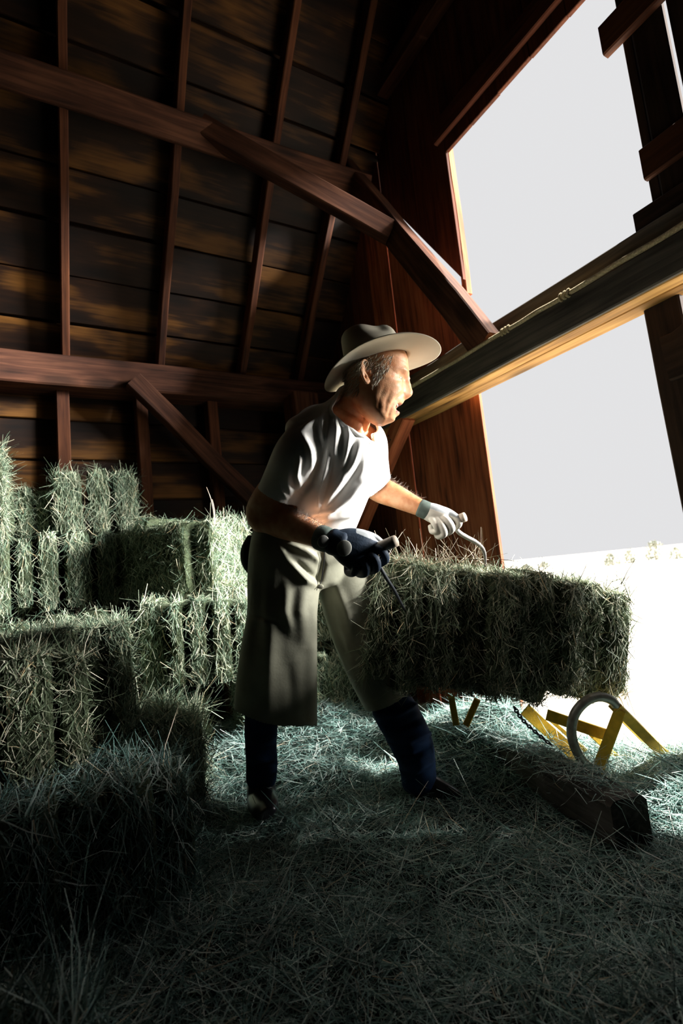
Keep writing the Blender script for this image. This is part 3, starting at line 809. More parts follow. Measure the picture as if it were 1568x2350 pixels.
def crease(co, q, lines, front=True):
    """push the cloth in or out along folds; a fold = (points in photo px, width px, height m)"""
    N = normals(co, q); pr = project(co)
    w = np.clip(-np.sum(N * ((co - EYE) / np.linalg.norm(co - EYE, axis=1, keepdims=True)), 1) * 2.5, 0, 1) if front else np.ones(len(co))
    D = np.zeros(len(co))
    for P, wd, h in lines:
        best = np.full(len(co), 1e9); tt = np.zeros(len(co)); m_ = len(P) - 1
        for i in range(m_):
            d, t = seg_dist(pr[:, :2], P[i], P[i + 1])
            c = d < best; best[c] = d[c]; tt[c] = (i + t[c]) / m_
        D += h * np.exp(-(best / wd) ** 2) * np.sin(np.pi * np.clip(tt * .9 + .05, 0, 1)) ** .6
    return co + N * (D * w)[:, None]

# --- head, built row by row in its own middle plane
S0 = -R[:, 2]; S0 = unit(S0 - np.array([0, 0, 1]) * S0[2])       # sideways, towards the camera
HC = at(868, 885, 1.62)
def mid(px, py):
    r = ray(px, py); return EYE + r * (np.dot(HC - EYE, S0) / np.dot(r, S0))
rows = np.array([
    # y, front, back, half width
    (770, 884, 846, .022), (776, 897, 832, .040), (786, 912, 816, .056), (800, 925, 804, .068), (825, 936, 796, .0755), (848, 938, 794, .077), (860, 939, 794, .077),
    (872, 930, 795, .0765), (885, 928, 797, .0755), (900, 927, 800, .0735), (915, 925, 806, .0705), (930, 918, 815, .066), (945, 912, 827, .060),
    (958, 906, 840, .052), (966, 900, 850, .043), (972, 886, 860, .030), (976, 878, 866, .014)])
nose = np.array([(853, 1), (862, 1.5), (868, 10), (879, 14), (890, 18), (898, 21.5), (905, 21.5), (911, 17), (915, 11), (919, 4), (924, 1.5), (930, 0)])
yy = np.linspace(770, 976, 130); NT = 132
th = np.linspace(0, 2 * np.pi, NT, endpoint=False)
hv = []; sag = []
for y in yy:
    f, bk, hw = [np.interp(y, rows[:, 0], rows[:, k]) for k in (1, 2, 3)]
    pf, pb = mid(f, y), mid(bk, y); pm = (pf * .48 + pb * .52); fd = unit(pf - pb); lf = np.dot(pf - pm, fd); lb = np.dot(pm - pb, fd)
    nz = np.interp(y, nose[:, 0], nose[:, 1], left=0, right=0) * 1.62 / FOC
    sg = np.interp(y, [855, 880, 898, 908, 918], [.0065, .0080, .0120, .0145, .012])
    c, s = np.cos(th), np.sin(th)
    ex = 2.25
    cc = np.sign(c) * np.abs(c) ** (2 / ex); ss = np.sign(s) * np.abs(s) ** (2 / ex)
    narrow = 1 - np.interp(y, [830, 880, 930, 960], [.10, .16, .16, .10]) * np.clip(c, 0, 1) ** 1.5
    lat = hw * ss * narrow
    fwd = np.where(c > 0, lf, lb) * cc
    g = np.where(c > 0, 1, 0)
    fwd = fwd + g * nz * np.exp(-(lat / sg) ** 2)
    lip = np.interp(y, [917, 924, 930, 943, 947, 952, 957, 965, 972], [0, 4, 3, 3, 8, 7, 1, 6, 0]) * 1.62 / FOC
    fwd = fwd + g * lip * np.exp(-(lat / .024) ** 2)
    open_ = math.exp(-((y - 937.5) / 7.4) ** 4)                    # open, laughing mouth
    fwd = fwd - g * open_ * .022 * np.exp(-(lat / .0245) ** 4)
    hv.append(pm + fd * fwd[:, None] + S0 * lat[:, None])
    sag.append(np.stack([CX + 0 * lat + ((f * .48 + bk * .52) - CX) + fwd * FOC / 1.62, np.full(NT, y)], -1))
hv = np.array(hv); sag = np.array(sag)
hq = []
for i in range(len(yy) - 1):
    for j in range(NT):
        hq.append((i * NT + j, (i + 1) * NT + j, (i + 1) * NT + (j + 1) % NT, i * NT + (j + 1) % NT))
hq = np.array(hq)
co = hv.reshape(-1, 3); sg2 = sag.reshape(-1, 2)
Nn = normals(co, hq)
if np.sum(Nn * (co - co.mean(0))) < 0: Nn = -Nn; hq = hq[:, ::-1]
D = np.zeros(len(co))
def bump_at(x, y, sx, sy, h):
    global D
    D += h * np.exp(-((sg2[:, 0] - x) / sx) ** 2 - ((sg2[:, 1] - y) / sy) ** 2) * np.clip(np.abs((co - HC) @ S0) / .012, 0, 1)
def line_at(P, w, h):
    global D
    best = np.full(len(co), 1e9)
    for a, b_ in zip(P, P[1:]):
        d, t = seg_dist(sg2, a, b_); best = np.minimum(best, d)
    D += h * np.exp(-(best / w) ** 2) * np.clip(np.abs((co - HC) @ S0) / .014 - .3, 0, 1)
bump_at(922, 875, 8, 6.5, -.0075)           # eye sockets
bump_at(921, 873.5, 5, 2.4, .0042); bump_at(920, 880.5, 5, 2.2, .0034)          # lids
bump_at(930, 861, 9, 4, .0028)              # brows
bump_at(908, 898, 13, 10, .0042)            # cheeks
bump_at(893, 850, 12, 14, -.002)
bump_at(878, 925, 14, 14, -.003)
bump_at(888, 885, 16, 4, .002)
line_at([(925, 908), (911, 920), (901, 933), (893, 952), (890, 962)], 3.4, -.0030)
line_at([(917, 906), (905, 920), (894, 934)], 3.8, .0022)
line_at([(893, 915), (884, 935), (882, 955)], 3.2, -.0018)
line_at([(880, 905), (868, 930), (866, 955)], 3, -.0010)
line_at([(909, 874), (895, 868)], 1.7, -.0016); line_at([(909, 878), (894, 879)], 1.7, -.0016); line_at([(908, 882), (896, 889)], 1.7, -.0014)
line_at([(916, 884), (905, 889)], 2, -.0018)
line_at([(936, 842), (905, 841)], 1.8, -.0009); line_at([(936, 850), (905, 849)], 1.8, -.0009)
line_at([(858, 948), (880, 968)], 5, .002)
co = co + Nn * D[:, None]
head_f = [tuple(f) for f in hq] + [tuple(range(NT)), tuple(range((len(yy) - 1) * NT, len(yy) * NT))[::-1]]
head = (co, head_f)
FWD = unit(mid(930, 860) - mid(800, 862)); UPH = np.cross(S0, FWD); UPH = UPH if UPH[2] > 0 else -UPH
def ear(sign):
    parts = []
    base = mid(843, 876) + S0 * sign * .0755
    out = unit(S0 * sign * .55 - FWD * .85)
    upv = unit(mid(840, 850) - mid(845, 903))
    c = base + out * .010
    nrm = unit(np.cross(upv, out)) 
    nrm = unit(S0 * sign + FWD * .45)
    wd = unit(np.cross(upv, nrm)); 
    if np.dot(wd, FWD) > 0: wd = -wd                              # towards the back of the head
    rim = []
    for q in np.linspace(-2.1, 3.2, 22):
        ry = .034 if math.sin(q) > -.2 else .036
        rx = .0165 * (1 - .25 * max(0, -math.sin(q)))
        rim.append(c + wd * rx * math.cos(q) + upv * ry * math.sin(q) + nrm * (.003 + .004 * math.cos(q)))
    parts.append(tube_vf(rim, .0042, 8, 3))
    parts.append(blob(c + nrm * -.004, (wd, upv, nrm), (.015, .032, .0052), 12))
    parts.append(tube_vf([c + wd * .006 + upv * .018 + nrm * .004, c + wd * .009 + nrm * .006, c - wd * .002 - upv * .016 + nrm * .005], .0035, 8, 4))
    parts.append(blob(c - upv * .029 - wd * .003 + nrm * .002, (wd, upv, nrm), (.0085, .010, .006), 10))
    parts.append(blob(c - wd * .013 - upv * .004 + nrm * .002, (wd, upv, nrm), (.005, .009, .006), 8))
    return [(np.array(v), f) for v, f in parts]
body_parts = [head] + ear(1) + ear(-1)
body_parts.append(sweep([(778, 1000, 1.72, 60, .075), (795, 965, 1.70, 45, .060), (812, 935, 1.68, 37, .055), (832, 900, 1.65, 36, .053), (846, 878, 1.63, 36, .05)]))
body_parts.append(sweep([(836, 985, 1.685, 9, .011), (846, 955, 1.65, 9, .011), (850, 925, 1.60, 8, .010)], n=12))   # neck cord
body_parts.append(sweep([(702, 1220, 1.83, 88, .105), (722, 1150, 1.78, 90, .10), (752, 1070, 1.73, 92, .115), (772, 1005, 1.71, 86, .12), (790, 965, 1.70, 50, .08)]))
body_parts.append(sweep([(768, 985, 1.69, 36, .05), (704, 1008, 1.645, 33, .044), (664, 1082, 1.65, 37, .046), (622, 1140, 1.68, 40, .047), (606, 1182, 1.72, 41, .044), (645, 1196, 1.69, 40, .043), (700, 1217, 1.63, 32, .036), (750, 1238, 1.575, 25, .026), (795, 1252, 1.56, 24, .024)], k=7))
body_parts.append(sweep([(790, 995, 1.72, 36, .05), (842, 1015, 1.83, 34, .046), (850, 1080, 1.91, 32, .044), (866, 1118, 1.94, 31, .043), (915, 1142, 1.90, 26, .034), (968, 1167, 1.86, 19, .024), (1000, 1180, 1.85, 17, .020)], k=7))
body_parts.append(sweep([(672, 1225, 1.82, 60, .085), (650, 1350, 1.83, 56, .08), (640, 1490, 1.85, 42, .06), (610, 1600, 1.92, 28, .042), (600, 1700, 1.98, 22, .034), (600, 1790, 2.02, 18, .028)]))
body_parts.append(sweep([(752, 1225, 1.88, 48, .08), (785, 1350, 1.93, 50, .078), (840, 1490, 1.98, 42, .06), (892, 1610, 2.0, 32, .044), (940, 1710, 1.98, 24, .036), (961, 1785, 1.97, 18, .028)]))
co, q = union(body_parts, .0030, 2, .35)
body = obj_np('body', co, q, M['skin'], man, smooth=True)
for k in ('mouth', 'lip'): body.data.materials.append(M[k])
fc = co[q].mean(1); pr = project(fc); lat = (fc - HC) @ S0
mi = np.zeros(len(q), np.int32)
nf = normals(co, q)[q].mean(1)
inm = (np.abs(pr[:, 1] - 937.5 - lat * 55) < 6.6) & (np.abs(lat) < .027) & (pr[:, 0] > 896) & (pr[:, 2] < 1.72)
mi[inm] = 1
lipm = (np.abs(pr[:, 1] - 937.5 - lat * 55) < 11) & (np.abs(lat) < .024) & (pr[:, 0] > 902) & ~inm & (pr[:, 2] < 1.72)
mi[lipm] = 2
body.data.polygons.foreach_set('material_index', mi)
# teeth, eyes, brows
arc = [mid(911.5, 931.5) - FWD * (.0 + 12 * z * z) + S0 * z for z in np.linspace(-.019, .019, 9)]
tube('upper_teeth', arc, .0032, M['teeth'], man, 8, 2)
for sgn in (1, -1):
    c = mid(911.5, 876.8) + S0 * sgn * .0282
    v, f = blob(c, (S0, FWD, UPH), (.0118,) * 3, 14)
    e_ = obj_np('eye', v, f, M['eye'], man, smooth=True)
    v, f = blob(c + unit(FWD + S0 * sgn * .12 + UPH * -.05) * .0088, (S0, FWD, UPH), (.0052, .0042, .0052), 8)
    obj_np('iris', v, f, M['iris'], e_, smooth=True)
    n = 120
    t = rng.random(n)
    P = mid(931, 862) + S0 * (sgn * (.012 + .034 * t))[:, None] - FWD * (.002 + .020 * t * t)[:, None] + UPH * (.006 * np.sin(t * 2.6) + rng.normal(0, .0015, n))[:, None]
    v, f = ribbons(P, FWD * .5 + UPH * .5 + S0 * sgn * 1.0 + rand_unit(n) * .3, np.tile(FWD, (n, 1)), np.full(n, .010), np.full(n, .0011), .2)
    tag(obj_np('eyebrow', v, f, M['hair'], man), kind='stuff')
# hair below the hat: temples, sideburns and nape
nf_all = normals(co, q); pr = project(co); lat = (co - HC) @ S0
x_, y_ = pr[:, 0], pr[:, 1]
side = (np.abs(lat) > .02) | (x_ < 830)
hair_zone = (y_ > 812) & (y_ < 905) & (pr[:, 2] < 1.80) & side & (x_ < np.interp(y_, [820, 842, 856, 868, 884, 905], [903, 896, 888, 876, 862, 815])) & ~((np.abs(x_ - 842) < 14) & (np.abs(y_ - 877) < 31)) & ~((x_ > 826) & (y_ > 882))
hz = np.where(hair_zone)[0]
pick = rng.choice(hz, 5200)
P = co[pick] - nf_all[pick] * .001 + rng.normal(0, .0012, (len(pick), 3))
Dh = -UPH * 1.0 - FWD * .55 + nf_all[pick] * .22 + rand_unit(len(pick)) * .28
v, f = ribbons(P, Dh, nf_all[pick], rng.uniform(.010, .022, len(pick)), np.full(len(pick), .0013), .18)
tag(obj_np('hair', v, f, M['hair'], man), 'short grey-blond hair under the hat', kind='stuff')

# --- hat
FH = unit(R @ unit((1, -.30, .02))); FH = unit(FH - S0 * np.dot(FH, S0)); UH = np.cross(S0, FH); UH = UH if UH[2] > 0 else -UH
H0 = mid(866, 834)                                                  # middle of the sweatband
NA = 96
def brim_pt(q, t, thick):
    c, s = math.cos(q), math.sin(q)
    a0, b0 = .098, .080
    a1 = .198 if c > 0 else .178
    b1 = .168
    rx = a0 + (a1 - a0) * t; ry = b0 + (b1 - b0) * t
    x, y = rx * c, ry * s
    z = .006 * (abs(s) ** 2.2) * t ** 1.6 + .006 * (abs(s) ** 2.0) * math.exp(-((t - .55) / .3) ** 2) - (.026 if c < 0 else .024) * (abs(c) ** 2.5) * t ** 1.4
    return H0 + FH * x + S0 * y + UH * (z + thick)
V = []; F = []
ts = [0, .12, .25, .4, .55, .7, .82, .92, .975, 1.0]
for side_, rowlist in ((0, ts), (1, list(reversed(ts)))):
    for t in rowlist:
        for j in range(NA):
            V.append(brim_pt(2 * math.pi * j / NA, t, (.0022 if side_ else -.0012) * (1 if t < .99 else .4)))
nr = len(ts) * 2
for i in range(nr):
    for j in range(NA):
        F.append((i * NA + j, i * NA + (j + 1) % NA, ((i + 1) % nr) * NA + (j + 1) % NA, ((i + 1) % nr) * NA + j))
hat = obj_np('hat', V, F, M['hat'], man, smooth=True)
hat['label'] = 'cream felt cowboy hat'
V = []; F = []
prof = [(0, 1.02), (.1, 1.01), (.25, .985), (.45, .955), (.65, .925), (.80, .895), (.90, .86), (.96, .81), (1.0, .73), (1.0, .60), (1.0, .45), (1.0, .3), (1.0, .15)]
for (h_, s_) in prof:
    for j in range(NA):
        q = 2 * math.pi * j / NA; c, s = math.cos(q), math.sin(q)
        x = .098 * s_ * c * (1 - .06 * h_); y = .080 * s_ * s * (1 - .10 * h_)
        front = max(0, c)
        top = .118 - .012 * c * s_ - .004
        z = h_ * top
        if s_ < .87:                                               # crease along the top
            z -= .026 * math.exp(-(y / .020) ** 2) * min(1, (.9 - s_) / .25) * (1 - .35 * max(0, -c) * s_)
        # thumb dents on the front sides
        dd = math.exp(-((h_ - .90) / .20) ** 2) * math.exp(-((abs(q if q < math.pi else 2 * math.pi - q) - 1.15) / .50) ** 2)
        y -= .024 * dd * math.copysign(1, s) * min(1, s_ * 1.2); z -= .008 * dd
        V.append(H0 + FH * (x - .004 * h_) + S0 * y + UH * z)
for i in range(len(prof) - 1):
    for j in range(NA):
        F.append((i * NA + j, i * NA + (j + 1) % NA, (i + 1) * NA + (j + 1) % NA, (i + 1) * NA + j))
F.append(tuple(range((len(prof) - 1) * NA, len(prof) * NA)))
crown = obj_np('crown', V, F, M['hat'], hat, smooth=True)
tube('hat_band', [H0 + FH * .0995 * math.cos(q) + S0 * .0815 * math.sin(q) + UH * .006 for q in np.linspace(0, 2 * math.pi, 40)], .0035, M['hat'], hat, 8, 2)

# --- t-shirt
sp = [sweep([(698, 1222, 1.81, 106, .135), (716, 1165, 1.78, 112, .135), (742, 1100, 1.745, 112, .145), (762, 1040, 1.715, 108, .155), (776, 990, 1.70, 100, .15), (794, 955, 1.69, 62, .115), (808, 925, 1.675, 44, .075), (816, 912, 1.67, 38, .06)], n=40),
      sweep([(800, 968, 1.69, 40, .07), (742, 970, 1.645, 42, .07), (690, 998, 1.61, 44, .062)], n=28),
      sweep([(708, 1000, 1.615, 48, .068), (686, 1045, 1.605, 58, .074), (657, 1098, 1.635, 52, .066), (626, 1150, 1.665, 44, .060), (612, 1175, 1.68, 42, .058)], n=32),
      sweep([(800, 985, 1.72, 42, .07), (846, 1008, 1.82, 40, .06), (854, 1060, 1.88, 38, .055), (860, 1110, 1.925, 38, .054), (866, 1140, 1.94, 36, .052)], n=28)]
co, q = union(sp, .0045, 6, .5)
pr = project(co)
PLANES = []
def snap(co, q):
    e = np.sort(np.vstack([q[:, [0, 1]], q[:, [1, 2]], q[:, [2, 3]], q[:, [3, 0]]]), 1)
    u_, c_ = np.unique(e, axis=0, return_counts=True)
    bd = np.unique(u_[c_ == 1])
    for P, n, R_ in PLANES:
        d = (co[bd] - P) @ n; r_ = np.linalg.norm((co[bd] - P) - np.outer(d, n), axis=1)
        k = bd[(np.abs(d) < .011) & (r_ < R_)]
        co[k] -= np.outer((co[k] - P) @ n, n)
    PLANES.clear()
    return co
def cut_plane(co, P, n, R_):      # True where the vertex stays
    n = unit(n); d = (co - P) @ n; PLANES.append((P, n, R_))
    r_ = np.linalg.norm((co - P) - np.outer(d, n), axis=1)
    return ~((d > 0) & (r_ < R_) & (d < .12))
m_ = cut_plane(co, at(629, 1134, 1.655), at(614, 1166, 1.67) - at(632, 1128, 1.655), .085)
m_ &= cut_plane(co, at(863, 1119, 1.93), at(880, 1139, 1.945) - at(862, 1118, 1.93), .085)
m_ &= cut_plane(co, at(704, 1199, 1.80), at(694, 1240, 1.82) - at(704, 1199, 1.80), .25)
m_ &= cut_plane(co, at(812, 944, 1.675), at(829, 934, 1.655) - at(812, 944, 1.675), .12)
co, q = largest(*keep(co, q, m_)); co = snap(co, q)
L = []
L += [([(768, 935), (772, 985), (765, 1050)], 7, .010), ([(778, 935), (790, 990), (788, 1050)], 6, -.008), ([(790, 950), (800, 1000), (790, 1065)], 6, .009),
      ([(757, 940), (752, 990), (745, 1035)], 6, -.008), ([(742, 945), (738, 985), (742, 1030)], 6, .008), ([(725, 965), (735, 1010), (742, 1055)], 6, -.007),
      ([(742, 1015), (738, 1060), (715, 1110), (668, 1150)], 7, -.016), ([(752, 1035), (748, 1075), (735, 1120), (728, 1160)], 6, .011), ([(765, 1050), (756, 1100), (742, 1160), (735, 1185)], 6, -.009),
      ([(830, 1010), (810, 1060), (770, 1120), (735, 1165)], 7, .011), ([(842, 1030), (822, 1080), (785, 1130), (745, 1175)], 6, -.009), ([(850, 1050), (838, 1095), (800, 1145), (750, 1185)], 7, .011),
      ([(838, 1005), (835, 1050), (825, 1100)], 6, .008), ([(850, 1000), (852, 1050), (846, 1110)], 5, -.007), ([(862, 1005), (866, 1050), (862, 1095)], 5, .006), ([(818, 1000), (805, 1050), (790, 1090)], 6, -.008),
      ([(848, 1120), (820, 1150), (770, 1178), (710, 1192)], 7, -.012), ([(856, 1118), (830, 1160), (800, 1182), (740, 1195)], 7, .010), ([(700, 1185), (745, 1178), (790, 1165)], 5, .008),
      ([(697, 1000), (712, 1035), (715, 1075)], 7, .010), ([(700, 1020), (702, 1060), (690, 1095)], 6, -.008), ([(690, 1050), (682, 1090), (690, 1120)], 6, .009), ([(665, 1075), (660, 1105), (668, 1135)], 6, .008), ([(672, 1060), (672, 1100), (680, 1130)], 5, -.007),
      ([(650, 970), (690, 975), (706, 965)], 4, -.004), ([(690, 985), (725, 965), (748, 945)], 6, .008), ([(640, 1100), (650, 1130), (660, 1145)], 5, .006)]
co = crease(co, q, L)
co = relax(co, q, 2, .4)
shirt = obj_np('t_shirt', co, q, M['shirt'], man, smooth=True)
shirt['label'] = 'white short-sleeved t-shirt'
# ribbed neckband
cpl = at(812, 944, 1.675); nn = unit(at(829, 934, 1.655) - cpl)
dd = (co - cpl) @ nn
rim = co[(dd > -.008) & (np.linalg.norm(co - cpl, axis=1) < .13)]
if len(rim) > 20:
    e1 = unit(np.cross(nn, (0, 0, 1))); e2 = np.cross(nn, e1); c0 = rim.mean(0)
    ang = np.arctan2((rim - c0) @ e2, (rim - c0) @ e1); rr = np.hypot((rim - c0) @ e1, (rim - c0) @ e2); 
    ring = []
    for k in range(36):
        a = -math.pi + 2 * math.pi * (k + .5) / 36; w_ = np.exp(-(np.angle(np.exp(1j * (ang - a))) / .15) ** 2)
        rad = (w_ * rr).sum() / w_.sum(); hgt = (w_ * ((rim - c0) @ nn)).sum() / w_.sum()
        ring.append(c0 + e1 * math.cos(a) * rad + e2 * math.sin(a) * rad + nn * (hgt + .003))
    ring.append(ring[0])
    tube('neckband', ring, .0065, M['shirt'], shirt, 8, 2)

# --- leather chaps
ap = [sweep([(694, 1203, 1.81, 108, .135), (702, 1250, 1.84, 104, .14), (706, 1300, 1.86, 92, .13)], n=40),
      sweep([(666, 1215, 1.79, 82, .115), (657, 1270, 1.79, 84, .115), (652, 1335, 1.80, 83, .115), (648, 1410, 1.80, 80, .11), (640, 1500, 1.82, 88, .115), (634, 1600, 1.86, 94, .12), (634, 1660, 1.89, 94, .12), (634, 1720, 1.92, 94, .12)], n=40, ex=2.6),
      sweep([(765, 1220, 1.89, 50, .10), (780, 1290, 1.91, 62, .11), (797, 1370, 1.94, 62, .11), (820, 1450, 1.97, 60, .105), (852, 1530, 1.99, 58, .10), (884, 1600, 2.01, 54, .095), (912, 1660, 2.01, 50, .09)], n=36)]
co, q = union(ap, .0055, 5, .5)
pr = project(co)
m_ = ~((pr[:, 0] < 745) & (pr[:, 1] > 1400) & (pr[:, 1] > 1667 - .0026 * np.clip(655 - pr[:, 0], 0, 200) ** 2))
m_ &= cut_plane(co, at(882, 1603, 2.01), at(912, 1672, 2.01) - at(880, 1600, 2.01), .3) | (pr[:, 0] < 745)
m_ &= cut_plane(co, at(694, 1199, 1.81), at(690, 1150, 1.80) - at(694, 1199, 1.81), .3)
co, q = largest(*keep(co, q, m_)); co = snap(co, q)
L = [([(640, 1255), (672, 1290), (705, 1330), (735, 1345)], 10, .016), ([(645, 1240), (700, 1262), (738, 1290)], 9, .014), ([(660, 1275), (700, 1310), (730, 1335)], 8, -.018),
     ([(735, 1268), (740, 1300), (728, 1345)], 7, -.012), ([(700, 1330), (690, 1400), (700, 1480)], 16, .016), ([(660, 1340), (655, 1400), (668, 1450)], 14, .012), 
     ([(715, 1350), (718, 1450), (715, 1560), (718, 1650)], 12, .012), ([(600, 1300), (590, 1400), (575, 1550)], 16, -.012), ([(625, 1420), (618, 1520), (615, 1640)], 18, .010), ([(660, 1520), (668, 1580), (670, 1660)], 16, -.006),
     ([(560, 1410), (600, 1420), (640, 1428)], 3.5, -.006), ([(770, 1340), (795, 1400), (808, 1450)], 10, .010), ([(755, 1360), (770, 1440), (800, 1520)], 9, -.008), ([(765, 1290), (790, 1270), (815, 1250)], 9, .008)]
co = crease(co, q, L); co = relax(co, q, 1, .4)
chaps = obj_np('leather_chaps', co, q, M['apron'], man, smooth=True)
chaps['label'] = 'long khaki leather chaps split between the legs'
sol = chaps.modifiers.new('thick', 'SOLIDIFY'); sol.thickness = .004; sol.offset = -1
sol = shirt.modifiers.new('thick', 'SOLIDIFY'); sol.thickness = .002; sol.offset = -1
def on_front(vs_, L):
    pr_ = project(vs_); out = []
    for px, py in L:
        m2 = np.hypot(pr_[:, 0] - px, pr_[:, 1] - py) < 7
        d_ = pr_[m2, 2].min() if m2.any() else 1.79
        out.append(at(px, py, d_ - .002))
    return out
tube('seam', on_front(co, [(745, 1262), (744, 1285), (741, 1310), (737, 1335), (731, 1349)]), .0016, M['black'], chaps, 6, 4)
V, F = sweep([(694, 1196, 1.81, 110, .138), (695, 1211, 1.812, 110, .139)], n=40, k=2)
obj_np('belt', V, F, M['belt'], man, smooth=True)
obj_np('apron_clip', *blob(at(735, 1346, 1.735), (R[:, 0], R[:, 1], R[:, 2]), (.012, .008, .004), 10), M['apron'], man, smooth=True)
V, F = union([sweep([(578, 1235, 1.93, 12, .03), (570, 1262, 1.93, 17, .045), (570, 1290, 1.93, 16, .045), (580, 1318, 1.92, 8, .03)], n=20)], .005, 3)
obj_np('hip_pouch', V, F, M['black'], man, smooth=True)['label'] = 'black pouch at the back of the waist'

# --- jeans and boots
def denim(rings, lines, name='jeans_leg'):
    co, q = union([sweep(rings, n=32)], .0045, 3)
    co = crease(co, q, [(a_, w_, h_ * 1.7) for a_, w_, h_ in lines]); co = relax(co, q, 1, .4)
    return obj_np(name, co, q, M['jeans'], man, smooth=True)
denim([(606, 1600, 1.93, 40, .055), (600, 1660, 1.955, 38, .055), (599, 1710, 1.98, 36, .055), (601, 1750, 2.0, 36, .055), (600, 1784, 2.02, 35, .055)],
      [([(570, 1690), (600, 1700), (636, 1685)], 6, .010), ([(570, 1715), (605, 1722), (636, 1712)], 5, -.008), ([(575, 1738), (610, 1742), (636, 1730)], 6, .010), ([(575, 1760), (610, 1758), (636, 1752)], 5, -.008), ([(580, 1775), (610, 1775), (636, 1768)], 5, .008)])
denim([(888, 1590, 2.0, 44, .06), (905, 1628, 2.0, 50, .065), (930, 1672, 1.99, 50, .065), (948, 1715, 1.98, 48, .062), (958, 1755, 1.97, 42, .06), (962, 1795, 1.97, 40, .06)],
      [([(860, 1640), (910, 1640), (965, 1612)], 7, .012), ([(880, 1670), (930, 1668), (985, 1640)], 7, -.010), ([(890, 1700), (940, 1700), (992, 1680)], 7, .012), ([(905, 1735), (950, 1738), (994, 1715)], 7, -.010), ([(915, 1765), (955, 1768), (995, 1748)], 7, .010)])
def boot(parts, label):
    co, q = union([sweep(p, n=24) for p in parts], .0045, 3)
    o = obj_np('boot', co, q, M['boot'], man, smooth=True)
    return o
boot([[(600, 1765, 2.02, 30, .05), (600, 1810, 2.02, 33, .052), (601, 1835, 2.01, 34, .05)], [(600, 1828, 2.03, 33, .05), (604, 1842, 1.95, 35, .04), (609, 1856, 1.88, 32, .03), (613, 1866, 1.84, 22, .018)], [(600, 1850, 2.06, 26, .02), (602, 1862, 2.05, 26, .02)]], '')
boot([[(962, 1770, 1.97, 32, .05), (968, 1802, 1.97, 34, .05)], [(966, 1800, 1.97, 34, .045), (1000, 1815, 1.95, 30, .042), (1035, 1828, 1.92, 24, .036), (1062, 1834, 1.91, 14, .022)], [(958, 1820, 1.98, 22, .02), (962, 1832, 1.98, 22, .02)]], '')

# --- gloves: palm, four curled fingers and a thumb each
def glove(palm, fingers, thumb, name, mats, pick_mat, label):
    parts = [sweep(palm, n=24)]
    for ch in fingers + [thumb]:
        P = [at(*c[:3]) for c in ch]; r_ = [c[3] for c in ch]
        parts.append(tube_vf(P, r_, 12, 5))
    co, q = union(parts, .0021, 2, .4)
    o = obj_np(name, co, q, mats[0], man, smooth=True)
    for m2 in mats[1:]: o.data.materials.append(m2)
    fcn = co[q].mean(1)
    o.data.polygons.foreach_set('material_index', pick_mat(project(fcn), normals(co, q)[q].mean(1)).astype(np.int32))
    o['label'] = label
    return o
r1, r2, r3 = .0138, .0128, .0112
glove([(768, 1243, 1.565, 29, .028), (795, 1252, 1.568, 43, .032), (826, 1264, 1.572, 49, .034), (850, 1274, 1.585, 38, .032)],
      [[(850, 1255, 1.575, r1), (876, 1264, 1.555, r1), (885, 1284, 1.57, r2), (868, 1294, 1.605, r3), (852, 1282, 1.62, r3)],
       [(838, 1268, 1.57, r1), (861, 1283, 1.545, r1), (864, 1304, 1.56, r2), (846, 1310, 1.60, r3), (834, 1294, 1.62, r3)],
       [(822, 1275, 1.57, r1), (840, 1294, 1.545, r1), (838, 1315, 1.56, r2), (822, 1316, 1.60, r3), (816, 1298, 1.62, r3)],
       [(802, 1278, 1.57, r2), (817, 1297, 1.55, r2), (812, 1315, 1.56, r3), (798, 1314, 1.595, .0100), (796, 1298, 1.61, .0095)]],
      [(800, 1232, 1.60, .015), (832, 1226, 1.625, .0135), (860, 1234, 1.635, .0122), (880, 1250, 1.625, .0105)],
      'work_glove', [M['glove'], M['glove_grey']], lambda p, n: (p[:, 1] < 1226 + (p[:, 0] - 825) * .42) & (p[:, 0] > 818), 'navy work glove closed round the near hook')
r1, r2, r3 = .0138, .0128, .0112
glove([(972, 1169, 1.86, 19, .022), (995, 1178, 1.85, 23, .026), (1018, 1186, 1.845, 22, .026), (1032, 1190, 1.845, 16, .022)],
      [[(1020, 1180, 1.84, r1), (1042, 1184, 1.83, r1), (1054, 1200, 1.825, r2), (1042, 1212, 1.845, r3), (1028, 1204, 1.865, r3)],
       [(1012, 1186, 1.835, r1), (1028, 1196, 1.815, r1), (1037, 1214, 1.82, r2), (1022, 1224, 1.845, r3), (1012, 1212, 1.86, r3)],
       [(1002, 1190, 1.835, r1), (1014, 1205, 1.815, r1), (1020, 1224, 1.82, r2), (1006, 1231, 1.845, r3), (1000, 1216, 1.86, r3)],
       [(990, 1188, 1.84, r2), (1000, 1204, 1.82, r2), (1004, 1217, 1.825, r3), (992, 1220, 1.845, .0100), (988, 1206, 1.86, .0095)]],
      [(990, 1172, 1.87, .015), (1015, 1170, 1.89, .0135), (1036, 1178, 1.89, .0122), (1052, 1190, 1.88, .0105)],
      'work_glove', [M['glove_white'], M['glove_grey']], lambda p, n: (p[:, 1] < 1168 + (p[:, 0] - 990) * .35), 'pale leather glove on the outstretched far hand')
V, F = sweep([(966, 1166, 1.862, 21, .027), (980, 1172, 1.857, 21, .027), (991, 1177, 1.855, 20.5, .026)], n=24, k=3); obj_np('glove_cuff', V, F, M['cuff'], man, smooth=True)
V, F = sweep([(764, 1243, 1.568, 31, .032), (776, 1247, 1.563, 31, .032), (786, 1250, 1.56, 32, .032)], n=24, k=3); obj_np('glove_cuff', V, F, M['glove'], man, smooth=True)
w0 = unit(at(790, 1257, 1.5) - EYE)
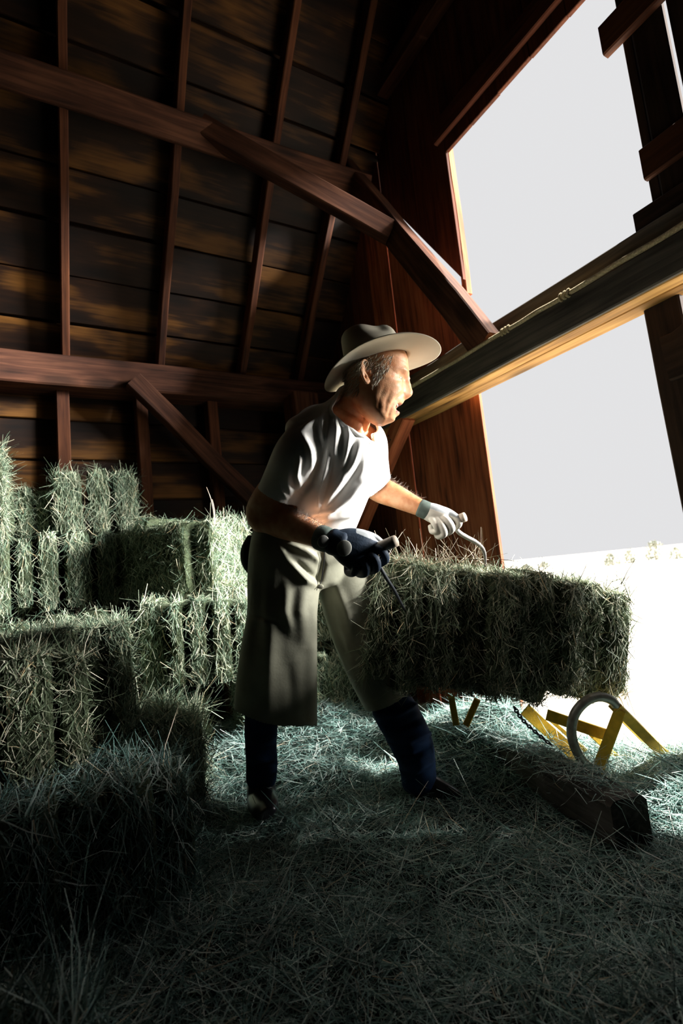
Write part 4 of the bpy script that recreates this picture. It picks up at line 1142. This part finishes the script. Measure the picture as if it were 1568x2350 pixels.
def facing(name, px, py, d, a, b_, th_, mat, par):
    c = at(px, py, d); u = unit(np.cross(ray(px, py), R @ np.array([.35, -1, 0]))); u = u if u @ R[:, 0] > 0 else -u; v = np.cross(w0, u)
    V, F = blob(c, (u, v, w0), (a, b_, th_), 12); return obj_np(name, V, F, mat, par, smooth=True)
facing('strap_tab', 790, 1258, 1.527, .022, .024, .0028, M['tab'], man)
V, F = sweep([(737, 1234, 1.588, 30, .034), (745, 1237, 1.58, 30, .034), (751, 1239, 1.576, 29.5, .033)], n=24, k=2)
watch = obj_np('wristwatch', V, F, M['cuff'], man, smooth=True); watch['label'] = 'wristwatch on the near wrist'
facing('watch_face', 742, 1243, 1.538, .0165, .019, .0028, M['watch'], watch)
# fuzz on the forearms
def fuzz(a, b_, up, n):
    P = []; 
    t = rng.random(n)
    pa, pb = at(*a), at(*b_)
    P = pa + (pb - pa) * t[:, None] + rng.normal(0, .006, (n, 3))
    D_ = unit(pb - pa) * .9 + (R @ np.array(up)) + rand_unit(n) * .5
    v, f = ribbons(P, D_, rand_unit(n), rng.uniform(.008, .02, n), np.full(n, .0006), .3)
    tag(obj_np('arm_hair', v, f, M['arm_hair'], man), kind='stuff')
fuzz((648, 1162, 1.665), (738, 1212, 1.57), (.2, -.9, 0), 900)
fuzz((886, 1100, 1.93), (965, 1152, 1.86), (.2, -.9, 0), 350)

# ------------------------------------------------------------------ the two hay hooks
hk = tag(empty('hay_hook', at(880, 1260, 1.58)), 'dark steel hay hook with worn wooden cross handle in the near navy glove', 'hay hook', 'hay hooks')
V, F = tube_vf(pts((838, 1272, 1.60), (870, 1257, 1.575), (909, 1241, 1.545)), [.0165, .0172, .0175], 16, 4); obj_np('handle', V, F, M['handle'], hk, smooth=True)
tube('hook', pts((866, 1278, 1.590), (872, 1300, 1.61), (888, 1328, 1.645), (905, 1355, 1.70), (918, 1380, 1.76), (930, 1402, 1.84), (934, 1412, 1.90)), [.0062, .0062, .006, .006, .0055, .0045, .003], M['steel'], hk, 10, 5)
hk = tag(empty('hay_hook', at(1050, 1200, 1.84)), 'pale curved hay hook with stubby wooden handle in the far outstretched glove', 'hay hook', 'hay hooks')
V, F = tube_vf(pts((1022, 1201, 1.855), (1045, 1194, 1.84), (1068, 1186, 1.82)), [.0155, .016, .0165], 16, 4); obj_np('handle', V, F, M['handle_pale'], hk, smooth=True)
tube('hook', pts((1040, 1202, 1.845), (1052, 1220, 1.845), (1070, 1232, 1.86), (1092, 1244, 1.875), (1107, 1258, 1.89), (1113, 1275, 1.90), (1114, 1300, 1.92)), [.0085, .0085, .0082, .008, .0075, .006, .004], M['hook_pale'], hk, 10, 5)
